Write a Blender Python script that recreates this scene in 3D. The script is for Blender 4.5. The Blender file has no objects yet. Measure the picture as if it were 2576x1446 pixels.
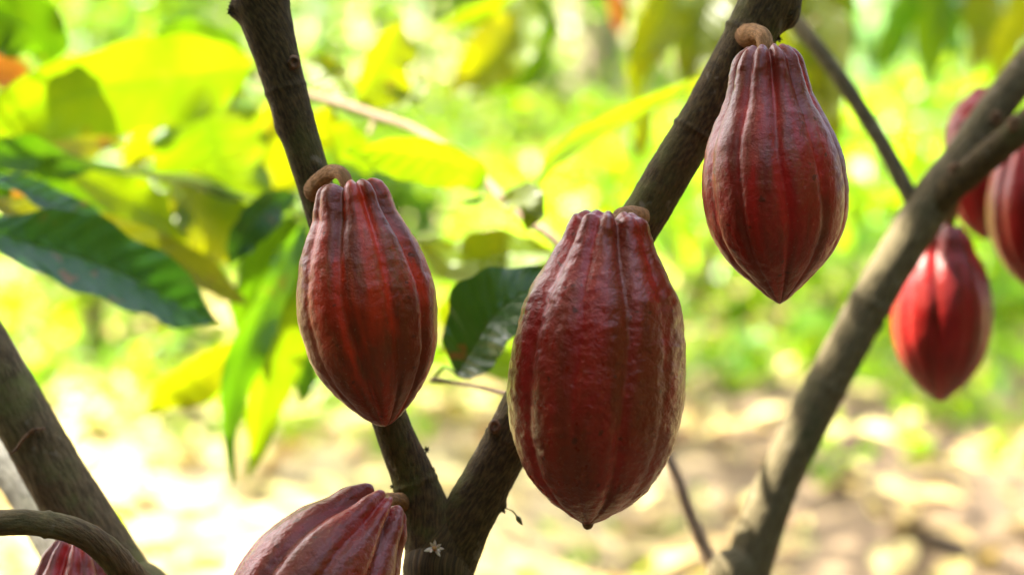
import bpy, math, random
import numpy as np
from mathutils import Vector, Matrix, noise as mnoise

# ------------------------------------------------------------------ camera, world, sun, exposure
scene = bpy.context.scene
col = scene.collection
W, H = 2576.0, 1446.0            # pixel grid used for measuring the photograph
LENS, PITCH, CAMZ = 70.0, math.radians(10.0), 1.10
FPX = W * LENS / 36.0
cam_data = bpy.data.cameras.new('camera')
cam = bpy.data.objects.new('camera', cam_data)
col.objects.link(cam)
cam.location = (0, 0, CAMZ)
cam.rotation_euler = (math.radians(90) - PITCH, 0, 0)
cam_data.lens = LENS
cam_data.sensor_width = 36.0
cam_data.clip_start = 0.05
cam_data.clip_end = 500
cam_data.dof.use_dof = True
cam_data.dof.focus_distance = 1.085
cam_data.dof.aperture_fstop = 4.0
scene.camera = cam

SUN = Vector((-0.53, 0.25, 0.81)).normalized()      # towards the sun
world = bpy.data.worlds.new('World')
scene.world = world
world.use_nodes = True
wn = world.node_tree.nodes
sky = wn.new('ShaderNodeTexSky')
sky.sky_type = 'NISHITA'
sky.sun_disc = False
sky.sun_elevation = math.asin(SUN.z)
sky.sun_rotation = math.atan2(SUN.x, SUN.y)
sky.dust_density = 7.0
sky.air_density = 0.8
sky.ozone_density = 0.6
world.node_tree.links.new(sky.outputs[0], wn['Background'].inputs[0])
wn['Background'].inputs[1].default_value = 0.15
sun_data = bpy.data.lights.new('sun', 'SUN')
sun_data.energy = 5.0
sun_data.angle = math.radians(0.55)
sun_data.color = (1.0, 0.93, 0.77)
sun = bpy.data.objects.new('sun', sun_data)
col.objects.link(sun)
sun.rotation_euler = SUN.to_track_quat('Z', 'Y').to_euler()
sun.location = (-4, 3, 8)

scene.view_settings.view_transform = 'Standard'
scene.view_settings.look = 'None'
scene.view_settings.gamma = 1.0
scene.view_settings.exposure = 2.75
scene.view_settings.use_curve_mapping = False
scene.cycles.use_denoising = True
scene.cycles.max_bounces = 10
scene.cycles.transmission_bounces = 8
scene.cycles.sample_clamp_indirect = 8.0

FWD = Vector((0, math.cos(PITCH), -math.sin(PITCH)))
UP = Vector((0, math.sin(PITCH), math.cos(PITCH)))
RIGHT = Vector((1, 0, 0))
CAM = Vector((0, 0, CAMZ))


def P(u, v, d):
    """photograph pixel (2576 grid) + distance in metres -> world point"""
    return CAM + d * (FWD + RIGHT * ((u - W / 2) / FPX) + UP * ((H / 2 - v) / FPX))


def M_(u, d):
    """length of u pixels at distance d, metres"""
    return u * d / FPX


rng = random.Random(11)
nrng = np.random.default_rng(5)


# ------------------------------------------------------------------ materials
def new_mat(name):
    m = bpy.data.materials.new(name)
    m.use_nodes = True
    nt = m.node_tree
    for n in list(nt.nodes):
        nt.nodes.remove(n)
    out = nt.nodes.new('ShaderNodeOutputMaterial')
    return m, nt, out


class NB:
    """small helper to write node graphs"""
    def __init__(self, nt):
        self.nt = nt

    def n(self, t, **kw):
        nd = self.nt.nodes.new(t)
        for k, v in kw.items():
            setattr(nd, k, v)
        return nd

    def link(self, a, b):
        self.nt.links.new(a, b)

    def val(self, sock, v):
        if hasattr(v, 'is_output') or isinstance(v, bpy.types.NodeSocket):
            self.link(v, sock)
        else:
            sock.default_value = v

    def math(self, op, a, b=0.0, c=None, clamp=False):
        nd = self.n('ShaderNodeMath', operation=op, use_clamp=clamp)
        self.val(nd.inputs[0], a)
        self.val(nd.inputs[1], b)
        if c is not None:
            self.val(nd.inputs[2], c)
        return nd.outputs[0]

    def mix(self, f, a, b):
        nd = self.n('ShaderNodeMix', data_type='RGBA')
        self.val(nd.inputs[0], f)
        for s, v in ((nd.inputs[6], a), (nd.inputs[7], b)):
            if isinstance(v, bpy.types.NodeSocket):
                self.link(v, s)
            else:
                s.default_value = (v[0], v[1], v[2], 1)
        return nd.outputs[2]

    def noise(self, vec, scale, detail=3.0, rough=0.55, dist=0.0):
        nd = self.n('ShaderNodeTexNoise')
        if vec is not None:
            self.link(vec, nd.inputs['Vector'])
        nd.inputs['Scale'].default_value = scale
        nd.inputs['Detail'].default_value = detail
        nd.inputs['Roughness'].default_value = rough
        nd.inputs['Distortion'].default_value = dist
        return nd.outputs['Fac']

    def ramp(self, f, lo, hi):
        nd = self.n('ShaderNodeMapRange')
        nd.interpolation_type = 'SMOOTHSTEP'
        self.val(nd.inputs[0], f)
        nd.inputs[1].default_value = lo
        nd.inputs[2].default_value = hi
        return nd.outputs[0]

    def mapping(self, vec, scale, loc=(0, 0, 0)):
        nd = self.n('ShaderNodeMapping')
        self.link(vec, nd.inputs[0])
        nd.inputs['Scale'].default_value = scale
        nd.inputs['Location'].default_value = loc
        return nd.outputs[0]

    def bump(self, h, strength, dist, normal=None):
        nd = self.n('ShaderNodeBump')
        nd.inputs['Strength'].default_value = strength
        nd.inputs['Distance'].default_value = dist
        self.link(h, nd.inputs['Height'])
        if normal is not None:
            self.link(normal, nd.inputs['Normal'])
        return nd.outputs[0]


def leaf_material(name, face, trans, rough=0.38, spec=0.5, tmix=0.5, veins=True, dry=0.0, vary=0.25, spots=0.35):
    m, nt, out = new_mat(name)
    b = NB(nt)
    geo = b.n('ShaderNodeNewGeometry')
    tc = b.n('ShaderNodeTexCoord')
    oi = b.n('ShaderNodeObjectInfo')
    rnd = b.math('FRACT', b.math('ADD', geo.outputs['Random Per Island'], oi.outputs['Random']))
    hs = b.n('ShaderNodeHueSaturation')
    hue = b.math('ADD', 0.5 - 0.5 * vary * 0.12, b.math('MULTIPLY', rnd, vary * 0.12))
    vv = b.math('ADD', 1.0 - vary, b.math('MULTIPLY', b.math('FRACT', b.math('MULTIPLY', rnd, 7.13)), 2 * vary))
    patch = b.noise(tc.outputs['Object'], 14.0, 3.0)
    fcol = b.mix(b.ramp(patch, 0.3, 0.7), [c * 0.82 for c in face], [min(1, c * 1.15) for c in face])
    tcol = b.mix(b.ramp(patch, 0.35, 0.7), [trans[0] * 0.85, trans[1] * 0.95, trans[2] * 0.8], [min(1, trans[0] * 1.12), trans[1], trans[2]])
    nrm = None
    if veins:
        sep = b.n('ShaderNodeSeparateXYZ')
        b.link(tc.outputs['UV'], sep.inputs[0])
        s, w = sep.outputs[0], b.math('SUBTRACT', b.math('MULTIPLY', sep.outputs[1], 2.0), 1.0)
        aw = b.math('ABSOLUTE', w)
        # lateral veins sweep forward towards the tip
        ph = b.math('SUBTRACT', b.math('MULTIPLY', s, 11.0), b.math('MULTIPLY', b.math('POWER', aw, 1.2), 1.35))
        ph = b.math('ADD', ph, b.math('MULTIPLY', b.math('SIGN', w), 0.22))
        tri = b.math('ABSOLUTE', b.math('SUBTRACT', b.math('FRACT', ph), 0.5))
        lat = b.math('SUBTRACT', 1.0, b.ramp(tri, 0.0, 0.075))
        lat = b.math('MULTIPLY', lat, b.ramp(b.math('SUBTRACT', 1.0, aw), 0.0, 0.15))
        mid = b.math('SUBTRACT', 1.0, b.ramp(aw, 0.02, 0.085))
        vein = b.math('MAXIMUM', mid, b.math('MULTIPLY', lat, 0.6))
        fcol = b.mix(b.math('MULTIPLY', vein, 0.55), fcol, [min(1, face[0] * 1.5 + .04), min(1, face[1] * 1.25 + .04), face[2] * 1.3])
        tcol = b.mix(b.math('MULTIPLY', vein, 0.8), tcol, [trans[0] * 0.62, trans[1] * 0.72, trans[2] * 0.5])
        quilt = b.math('ADD', b.ramp(tri, 0.0, 0.5), b.math('MULTIPLY', b.noise(tc.outputs['UV'], 40.0, 2.0), 0.35))
        nrm = b.bump(b.math('SUBTRACT', quilt, b.math('MULTIPLY', mid, 1.0)), 0.4, 0.003)
    if spots > 0:
        sp = b.noise(tc.outputs['Object'], 55.0, 2.0, 0.5)
        big = b.noise(tc.outputs['Object'], 9.0, 2.0, 0.5)
        f = b.math('MULTIPLY', b.math('MULTIPLY', b.ramp(sp, 0.62, 0.68), b.ramp(big, 0.5, 0.62)), spots)
        fcol = b.mix(f, fcol, (0.16, 0.07, 0.02))
        tcol = b.mix(f, tcol, (0.25, 0.09, 0.01))
    outc = []
    for c in (fcol, tcol):
        h = b.n('ShaderNodeHueSaturation')
        b.link(hue, h.inputs['Hue'])
        b.link(vv, h.inputs['Value'])
        b.link(c, h.inputs['Color'])
        outc.append(h.outputs[0])
    pr = b.n('ShaderNodeBsdfPrincipled')
    b.link(outc[0], pr.inputs['Base Color'])
    pr.inputs['Roughness'].default_value = rough
    pr.inputs['Specular IOR Level'].default_value = spec
    tr = b.n('ShaderNodeBsdfTranslucent')
    b.link(outc[1], tr.inputs['Color'])
    if nrm is not None:
        b.link(nrm, pr.inputs['Normal'])
        pass
    mx = b.n('ShaderNodeMixShader')
    mx.inputs[0].default_value = tmix
    b.link(pr.outputs[0], mx.inputs[1])
    b.link(tr.outputs[0], mx.inputs[2])
    b.link(mx.outputs[0], out.inputs[0])
    return m


def bark_material(name, c1, c2, moss, moss_amt, red=0.35, scale=1.0):
    m, nt, out = new_mat(name)
    b = NB(nt)
    tc = b.n('ShaderNodeTexCoord')
    uv = tc.outputs['UV']           # metres around, metres along
    ob = tc.outputs['Object']
    fib = b.noise(b.mapping(uv, (420 * scale, 95 * scale, 1)), 1.0, 4.0, 0.62)
    fib2 = b.noise(b.mapping(uv, (900 * scale, 330 * scale, 1)), 1.0, 3.0, 0.6)
    blot = b.noise(ob, 26.0, 4.0, 0.6)
    wide = b.noise(ob, 9.0, 3.0, 0.55)
    c = b.mix(b.ramp(fib, 0.36, 0.66), c1, c2)
    c = b.mix(b.math('MULTIPLY', b.ramp(fib2, 0.55, 0.7), red), c, (0.16, 0.055, 0.02))
    mf = b.math('MULTIPLY', b.math('MULTIPLY', b.ramp(blot, 0.46, 0.66), b.ramp(wide, 0.42, 0.62)), moss_amt)
    c = b.mix(mf, c, moss)
    pale = b.math('MULTIPLY', b.ramp(b.noise(ob, 70.0, 3.0), 0.62, 0.72), 0.35)
    c = b.mix(pale, c, (0.30, 0.26, 0.19))
    pr = b.n('ShaderNodeBsdfPrincipled')
    b.link(c, pr.inputs['Base Color'])
    pr.inputs['Roughness'].default_value = 0.85
    pr.inputs['Specular IOR Level'].default_value = 0.25
    n1 = b.bump(fib, 0.8, 0.0016)
    n2 = b.bump(b.math('ADD', fib2, b.math('MULTIPLY', b.noise(ob, 420.0, 2.0), 0.7)), 0.6, 0.0009, n1)
    b.link(n2, pr.inputs['Normal'])
    b.link(pr.outputs[0], out.inputs[0])
    return m


def pod_material(name, base, crim, scurf, scurf_amt, dark, wrinkle=1.0, rough=0.36):
    m, nt, out = new_mat(name)
    b = NB(nt)
    tc = b.n('ShaderNodeTexCoord')
    uv, ob = tc.outputs['UV'], tc.outputs['Object']
    oi = b.n('ShaderNodeObjectInfo')
    off = b.n('ShaderNodeCombineXYZ')
    b.link(b.math('MULTIPLY', oi.outputs['Random'], 31.0), off.inputs[0])
    b.link(b.math('MULTIPLY', oi.outputs['Random'], 17.0), off.inputs[1])

    def uvm(sx, sy):
        va = b.n('ShaderNodeVectorMath', operation='ADD')
        b.link(b.mapping(uv, (sx, sy, 1)), va.inputs[0])
        b.link(off.outputs[0], va.inputs[1])
        return va.outputs[0]
    fur = b.n('ShaderNodeAttribute', attribute_name='furrow').outputs['Fac']
    st = b.noise(uvm(11, 1.5), 1.0, 4.0, 0.55)
    st2 = b.noise(uvm(34, 5.0), 1.0, 5.0, 0.62)
    st3 = b.noise(uvm(22, 4.0), 1.0, 4.0, 0.6, 0.4)
    # crimson streaks mostly along the flanks beside the furrows
    cf = b.math('MULTIPLY', b.ramp(st, 0.45, 0.60), b.math('ADD', 0.6, b.math('MULTIPLY', b.ramp(fur, 0.1, 0.55), 0.4)), clamp=True)
    c = b.mix(cf, base, crim)
    c = b.mix(b.math('MULTIPLY', b.ramp(st2, 0.52, 0.68), 0.5), c, dark)
    # grey brown scurf on the ridge crests
    sf = b.math('MULTIPLY', b.ramp(st3, 0.47, 0.60), b.math('SUBTRACT', 1.0, b.ramp(fur, 0.12, 0.5)))
    fine = b.noise(ob, 480.0, 3.0, 0.6)
    sf = b.math('MULTIPLY', sf, b.math('ADD', 0.45, b.math('MULTIPLY', b.ramp(fine, 0.38, 0.62), 0.55)))
    sy = b.n('ShaderNodeSeparateXYZ')
    b.link(uv, sy.inputs[0])
    sf = b.math('MULTIPLY', sf, b.math('SUBTRACT', scurf_amt, b.math('MULTIPLY', b.ramp(sy.outputs[1], 0.35, 0.8), scurf_amt * 0.8)))
    c = b.mix(sf, c, scurf)
    sk = b.n('ShaderNodeAttribute', attribute_name='streak').outputs['Fac']
    sk = b.math('MULTIPLY', sk, b.math('ADD', 0.35, b.math('MULTIPLY', b.ramp(st2, 0.35, 0.6), 0.65)), clamp=True)
    c = b.mix(sk, c, [crim[0] * 1.15, crim[1] * 1.3, crim[2]])
    dots = b.math('MULTIPLY', b.ramp(b.noise(ob, 900.0, 1.0), 0.70, 0.76), 0.35)
    c = b.mix(dots, c, (0.42, 0.22, 0.14))
    spk = b.math('MULTIPLY', b.ramp(b.noise(ob, 170.0, 1.5, 0.5), 0.70, 0.745), 0.6)
    c = b.mix(spk, c, (0.045, 0.016, 0.006))
    line = b.math('MULTIPLY', b.ramp(fur, 0.90, 0.99), 0.16)
    c = b.mix(line, c, (0.22, 0.09, 0.035))
    pr = b.n('ShaderNodeBsdfPrincipled')
    b.link(c, pr.inputs['Base Color'])
    r = b.math('ADD', rough - 0.06, b.math('MULTIPLY', b.noise(ob, 60.0, 3.0), 0.16))
    r = b.math('ADD', r, b.math('MULTIPLY', sf, 0.14))
    b.link(r, pr.inputs['Roughness'])
    pr.inputs['Specular IOR Level'].default_value = 0.4
    pr.inputs['Coat Weight'].default_value = 0.12
    pr.inputs['Coat Roughness'].default_value = 0.15
    n1 = b.bump(b.noise(b.mapping(ob, (1, 1, 1.15)), 200.0, 4.0, 0.58, 0.3), 0.36 * wrinkle, 0.0015)
    n2 = b.bump(b.noise(ob, 560.0, 3.0, 0.65), 0.6, 0.0007, n1)
    b.link(n2, pr.inputs['Normal'])
    b.link(pr.outputs[0], out.inputs[0])
    return m


def plain_material(name, c1, c2, scale, rough=0.8, bump=0.3, dist=0.002):
    m, nt, out = new_mat(name)
    b = NB(nt)
    tc = b.n('ShaderNodeTexCoord')
    f = b.noise(tc.outputs['Object'], scale, 4.0, 0.6)
    pr = b.n('ShaderNodeBsdfPrincipled')
    b.link(b.mix(b.ramp(f, 0.35, 0.65), c1, c2), pr.inputs['Base Color'])
    pr.inputs['Roughness'].default_value = rough
    b.link(b.bump(f, bump, dist), pr.inputs['Normal'])
    b.link(pr.outputs[0], out.inputs[0])
    return m


def ground_material():
    m, nt, out = new_mat('soil_and_litter')
    b = NB(nt)
    tc = b.n('ShaderNodeTexCoord')
    ob = tc.outputs['Object']
    big = b.noise(ob, 0.9, 4.0, 0.6)
    med = b.noise(ob, 6.0, 4.0, 0.6)
    fin = b.noise(ob, 38.0, 4.0, 0.65)
    c = b.mix(b.ramp(med, 0.35, 0.65), (0.09, 0.058, 0.030), (0.22, 0.155, 0.08))
    c = b.mix(b.ramp(fin, 0.45, 0.7), c, (0.05, 0.032, 0.02))
    sy = b.n('ShaderNodeSeparateXYZ')
    b.link(ob, sy.inputs[0])
    sunlit_f = b.math('MULTIPLY', b.ramp(b.math('ADD', sy.outputs[1], b.math('MULTIPLY', big, 1.2)), 2.9, 4.0), b.math('SUBTRACT', 0.9, b.ramp(b.math('ADD', sy.outputs[0], b.math('MULTIPLY', med, 0.8)), 0.0, 1.3)), clamp=True)  # sun glare put into soil colour: pale far left, dark near and right
    c = b.mix(sunlit_f, c, b.mix(b.ramp(fin, 0.35, 0.7), (0.46, 0.38, 0.19), (0.32, 0.24, 0.12)))
    c = b.mix(b.math('MULTIPLY', b.ramp(big, 0.5, 0.68), 0.6), c, (0.20, 0.26, 0.05))
    pr = b.n('ShaderNodeBsdfPrincipled')
    b.link(c, pr.inputs['Base Color'])
    pr.inputs['Roughness'].default_value = 0.9
    b.link(b.bump(b.math('ADD', med, fin), 0.7, 0.03), pr.inputs['Normal'])
    b.link(pr.outputs[0], out.inputs[0])
    return m


MAT = {
    'leaf': leaf_material('leaf_mature', (0.06, 0.17, 0.018), (0.11, 0.23, 0.002)),
    'leaf_yellow': leaf_material('leaf_young_yellow', (0.14, 0.24, 0.015), (0.33, 0.37, 0.002), vary=0.12),
    'leaf_lime': leaf_material('leaf_lime', (0.085, 0.21, 0.012), (0.21, 0.33, 0.002), vary=0.15),
    'leaf_dark': leaf_material('leaf_dark_glossy', (0.030, 0.090, 0.016), (0.07, 0.17, 0.008), rough=0.25, spec=0.55, tmix=0.2, spots=0.8),
    'leaf_olive': leaf_material('leaf_olive', (0.11, 0.14, 0.015), (0.26, 0.28, 0.004), spots=0.8),
    'leaf_orange': leaf_material('leaf_withered_orange', (0.42, 0.16, 0.03), (0.60, 0.22, 0.02), tmix=0.35, spots=0.9),
    'crown': leaf_material('crown_leaves', (0.06, 0.15, 0.02), (0.25, 0.42, 0.012), veins=False, vary=0.35, spots=0, tmix=0.42),
    'shade': leaf_material('shade_leaves', (0.028, 0.070, 0.012), (0.07, 0.14, 0.005), veins=False, vary=0.35, spots=0, tmix=0.4, rough=0.5, spec=0.3),  # dark tone keeps light bounced by the unseen foliage low
    'herb': leaf_material('herb_leaves', (0.13, 0.29, 0.014), (0.38, 0.58, 0.006), veins=False, vary=0.35, spots=0, tmix=0.5, rough=0.42),
    'mint': leaf_material('pale_sky_sheen_leaves', (0.30, 0.46, 0.28), (0.28, 0.46, 0.16), veins=False, vary=0.3, spots=0, tmix=0.35, rough=0.3, spec=0.7),  # sky sheen on pale leaves is put into this colour
    'gold': leaf_material('golden_shrub_leaves', (0.26, 0.24, 0.02), (0.70, 0.58, 0.01), veins=False, vary=0.3, spots=0, tmix=0.5),
    'dry': leaf_material('dry_leaves', (0.42, 0.305, 0.125), (0.42, 0.30, 0.09), veins=False, vary=0.45, spots=0, tmix=0.2, rough=0.7, spec=0.25),
    'straw': leaf_material('straw_leaves', (0.60, 0.52, 0.21), (0.50, 0.42, 0.12), veins=False, vary=0.3, spots=0, tmix=0.2, rough=0.65, spec=0.3),
    'bark': bark_material('bark_mossy', (0.032, 0.022, 0.008), (0.105, 0.070, 0.024), (0.105, 0.112, 0.024), 0.85, scale=1.5),
    'bark_left': bark_material('bark_lichen', (0.080, 0.058, 0.028), (0.175, 0.125, 0.062), (0.20, 0.22, 0.065), 0.75, red=0.25),
    'bark_brown': bark_material('bark_brown', (0.075, 0.050, 0.024), (0.17, 0.115, 0.055), (0.15, 0.16, 0.05), 0.35, red=0.45),
    'bark_grey': bark_material('bark_grey', (0.085, 0.068, 0.034), (0.18, 0.145, 0.078), (0.06, 0.075, 0.03), 0.5, red=0.1),
    'bark_pale': bark_material('bark_pale', (0.25, 0.23, 0.19), (0.42, 0.40, 0.34), (0.2, 0.2, 0.12), 0.4, red=0.1),
    'twig': bark_material('twig_bark', (0.26, 0.17, 0.11), (0.42, 0.30, 0.21), (0.22, 0.20, 0.09), 0.3, red=0.3),
    'stalk': bark_material('stalk_bark', (0.19, 0.095, 0.034), (0.36, 0.19, 0.075), (0.22, 0.14, 0.05), 0.3, red=0.35, scale=1.6),
    'far_bark': plain_material('far_bark', (0.20, 0.15, 0.10), (0.33, 0.26, 0.19), 7.0),
    'pod_brown': pod_material('pod_brown_red', (0.170, 0.022, 0.004), (0.52, 0.026, 0.004), (0.215, 0.088, 0.026), 0.55, (0.090, 0.020, 0.004), rough=0.34),
    'pod_wine': pod_material('pod_wine', (0.190, 0.021, 0.006), (0.33, 0.014, 0.009), (0.215, 0.062, 0.022), 0.4, (0.120, 0.017, 0.004), wrinkle=2.1, rough=0.27),
    'pod_plum': pod_material('pod_plum', (0.175, 0.016, 0.006), (0.40, 0.011, 0.008), (0.21, 0.080, 0.030), 0.5, (0.095, 0.016, 0.004), rough=0.34),
    'pod_crimson': pod_material('pod_crimson', (0.20, 0.006, 0.005), (0.42, 0.012, 0.015), (0.17, 0.03, 0.02), 0.25, (0.10, 0.006, 0.004), rough=0.3),
    'petal': plain_material('petal', (0.78, 0.66, 0.46), (0.85, 0.76, 0.60), 300.0, 0.6, 0.1, 0.0005),
    'petal_core': plain_material('petal_core', (0.45, 0.14, 0.10), (0.60, 0.42, 0.08), 400.0, 0.6, 0.1, 0.0005),
    'withered': plain_material('withered_flower', (0.018, 0.014, 0.010), (0.07, 0.045, 0.025), 200.0, 0.9),
    'scar': plain_material('scar_wood', (0.20, 0.10, 0.04), (0.09, 0.05, 0.025), 240.0, 0.85, 0.6),
    'bud': plain_material('bud', (0.12, 0.15, 0.05), (0.22, 0.19, 0.08), 300.0, 0.6),
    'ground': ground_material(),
}


# ------------------------------------------------------------------ object helpers
def tag(o, label=None, cat=None, group=None, kind=None):
    if label: o['label'] = label
    if cat: o['category'] = cat
    if group: o['group'] = group
    if kind: o['kind'] = kind
    return o


def empty(name, loc, label, cat, group=None):
    o = bpy.data.objects.new(name, None)
    o.empty_display_size = 0.05
    o.location = loc
    col.objects.link(o)
    return tag(o, label, cat, group)


def link(name, me, mat, parent=None, smooth=True):
    if mat is not None:
        me.materials.append(mat)
    o = bpy.data.objects.new(name, me)
    col.objects.link(o)
    if parent is not None:
        o.parent = parent
        top = parent
        base = Vector((0, 0, 0))
        while top is not None:
            base += Vector(top.location)
            top = top.parent
        o.location = -base          # mesh data is in world metres
    return o


def np_mesh(name, verts, faces, uvs=None, smooth=True):
    """verts (n,3); faces list/array of quads or tris; uvs per vertex (n,2)"""
    me = bpy.data.meshes.new(name)
    verts = np.asarray(verts, dtype=np.float32)
    faces = np.asarray(faces, dtype=np.int32)
    k = faces.shape[1]
    me.vertices.add(len(verts))
    me.vertices.foreach_set('co', verts.ravel())
    me.loops.add(faces.size)
    me.loops.foreach_set('vertex_index', faces.ravel())
    me.polygons.add(len(faces))
    me.polygons.foreach_set('loop_start', np.arange(0, faces.size, k, dtype=np.int32))
    me.polygons.foreach_set('loop_total', np.full(len(faces), k, dtype=np.int32))
    if smooth:
        me.polygons.foreach_set('use_smooth', np.ones(len(faces), dtype=bool))
    if uvs is not None:
        ul = me.uv_layers.new(name='UVMap')
        ul.data.foreach_set('uv', np.asarray(uvs, dtype=np.float32)[faces.ravel()].ravel())
    me.update(calc_edges=True)
    me.validate()
    return me


def catmull(pts, n):
    """pts: list of tuples (any length) -> n samples by Catmull-Rom"""
    p = np.array([list(q) for q in pts], dtype=float)
    p = np.vstack([2 * p[0] - p[1], p, 2 * p[-1] - p[-2]])
    segs = len(p) - 3
    t = np.linspace(0, segs, n)
    i = np.minimum(t.astype(int), segs - 1)
    f = (t - i)[:, None]
    a, b_, c, d = p[i], p[i + 1], p[i + 2], p[i + 3]
    return 0.5 * ((2 * b_) + (-a + c) * f + (2 * a - 5 * b_ + 4 * c - d) * f ** 2 + (-a + 3 * b_ - 3 * c + d) * f ** 3)


def tube(name, pts, mat, parent, step=0.004, nseg=28, rough=0.03, knobs=(), rings=(), seed=0, freq=60.0, cap=True):
    """pts: [(Vector, radius)...].  knobs: (Vector, reach, height); rings: (Vector, height, halfwidth)"""
    arr = [(p.x, p.y, p.z, r) for p, r in pts]
    L = sum((Vector(arr[i + 1][:3]) - Vector(arr[i][:3])).length for i in range(len(arr) - 1))
    n = max(6, int(L / step))
    s = catmull(arr, n)
    pos, rad = s[:, :3], np.maximum(s[:, 3], 0.0004)
    tan = np.gradient(pos, axis=0)
    tan /= np.linalg.norm(tan, axis=1)[:, None]
    sl = np.concatenate([[0], np.cumsum(np.linalg.norm(np.diff(pos, axis=0), axis=1))])
    ref = np.array(FWD)
    verts, uvs = [], []
    so = Vector((seed * 3.7, seed * 1.3, seed * 2.1))
    for i in range(n):
        t = tan[i]
        e1 = ref - t * np.dot(ref, t)
        e1 /= np.linalg.norm(e1)
        e2 = np.cross(t, e1)
        r0 = rad[i]
        for j in range(nseg + 1):
            a = 2 * math.pi * j / nseg
            dirv = e1 * math.cos(a) + e2 * math.sin(a)
            q = Vector(pos[i] + dirv * r0)
            dr = 0.0
            if rough:
                if j < nseg:
                    dr = r0 * rough * (mnoise.noise((q + so) * freq) + 0.8 * mnoise.noise((q + so) * freq * 0.28) + 0.5 * mnoise.noise((q + so) * freq * 3.1))
                    for kp, reach, hgt in knobs:
                        dd = (q - kp).length / reach
                        if dd < 2.5:
                            dr += hgt * math.exp(-dd * dd * 1.6)
                    for rp, hgt, hw in rings:
                        dd = abs((q - rp).dot(Vector(t))) / hw
                        if dd < 3 and (q - rp).length < r0 * 3:
                            dr += hgt * math.exp(-dd * dd)
                else:
                    verts.append(verts[-nseg])
                    uvs.append((a * r0, sl[i]))
                    continue
            verts.append(tuple(q + Vector(dirv) * dr))
            uvs.append((a * r0, sl[i]))
    m1 = nseg + 1
    idx = np.arange((n - 1) * nseg)
    i, j = idx // nseg, idx % nseg
    faces = np.stack([i * m1 + j, i * m1 + j + 1, (i + 1) * m1 + j + 1, (i + 1) * m1 + j], axis=1)
    if cap:      # close both ends with a small fan made of degenerate-free quads
        vs = list(verts)
        ex = []
        for row, ctr in ((0, pos[0]), (n - 1, pos[-1])):
            c = len(vs)
            vs.append(tuple(ctr)); uvs.append((0, sl[row]))
            for jj in range(0, nseg, 2):
                q = (row * m1 + jj, row * m1 + jj + 1, row * m1 + (jj + 2) % (nseg + 1), c)
                ex.append(q if row else q[::-1])
        verts = vs
        faces = np.vstack([faces, np.array(ex)])
    me = np_mesh(name, verts, faces, uvs)
    return link(name, me, mat, parent)


# ------------------------------------------------------------------ leaves
def leaf_profile(t, kind='cacao'):
    """half width (0..1) along the blade"""
    w = np.sin(np.pi * np.clip(t, 0, 1) ** 0.92) ** 0.72
    tipf = np.clip((1 - t) / 0.22, 0, 1)
    return w * (0.35 + 0.65 * tipf ** 0.6)


LEAVES = []     # (world centre, sunlit) for the canopy gaps


def leaf(parent, mid, width, mat, roll=0.0, fold=0.18, wave=0.05, seed=0, petiole=None, bend=0.0, twist=0.0, nu=72, nv=14, sunlit=True, bite=0.0, skew=0.0, name='leaf', quilt=0.004):
    """mid: [(u, v, d)...] base to tip (photograph pixels + metres); width: full width in pixels at that depth;
    roll: degrees about the midrib away from facing the lens"""
    pts = [P(*m) for m in mid]
    c = catmull([tuple(p) for p in pts], nu)
    wid = M_(width, sum(m[2] for m in mid) / len(mid))
    return leaf_world(parent, c, wid, mat, roll, fold, wave, seed, petiole, bend, twist, nv, sunlit, bite, skew, name, None, quilt)


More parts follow.
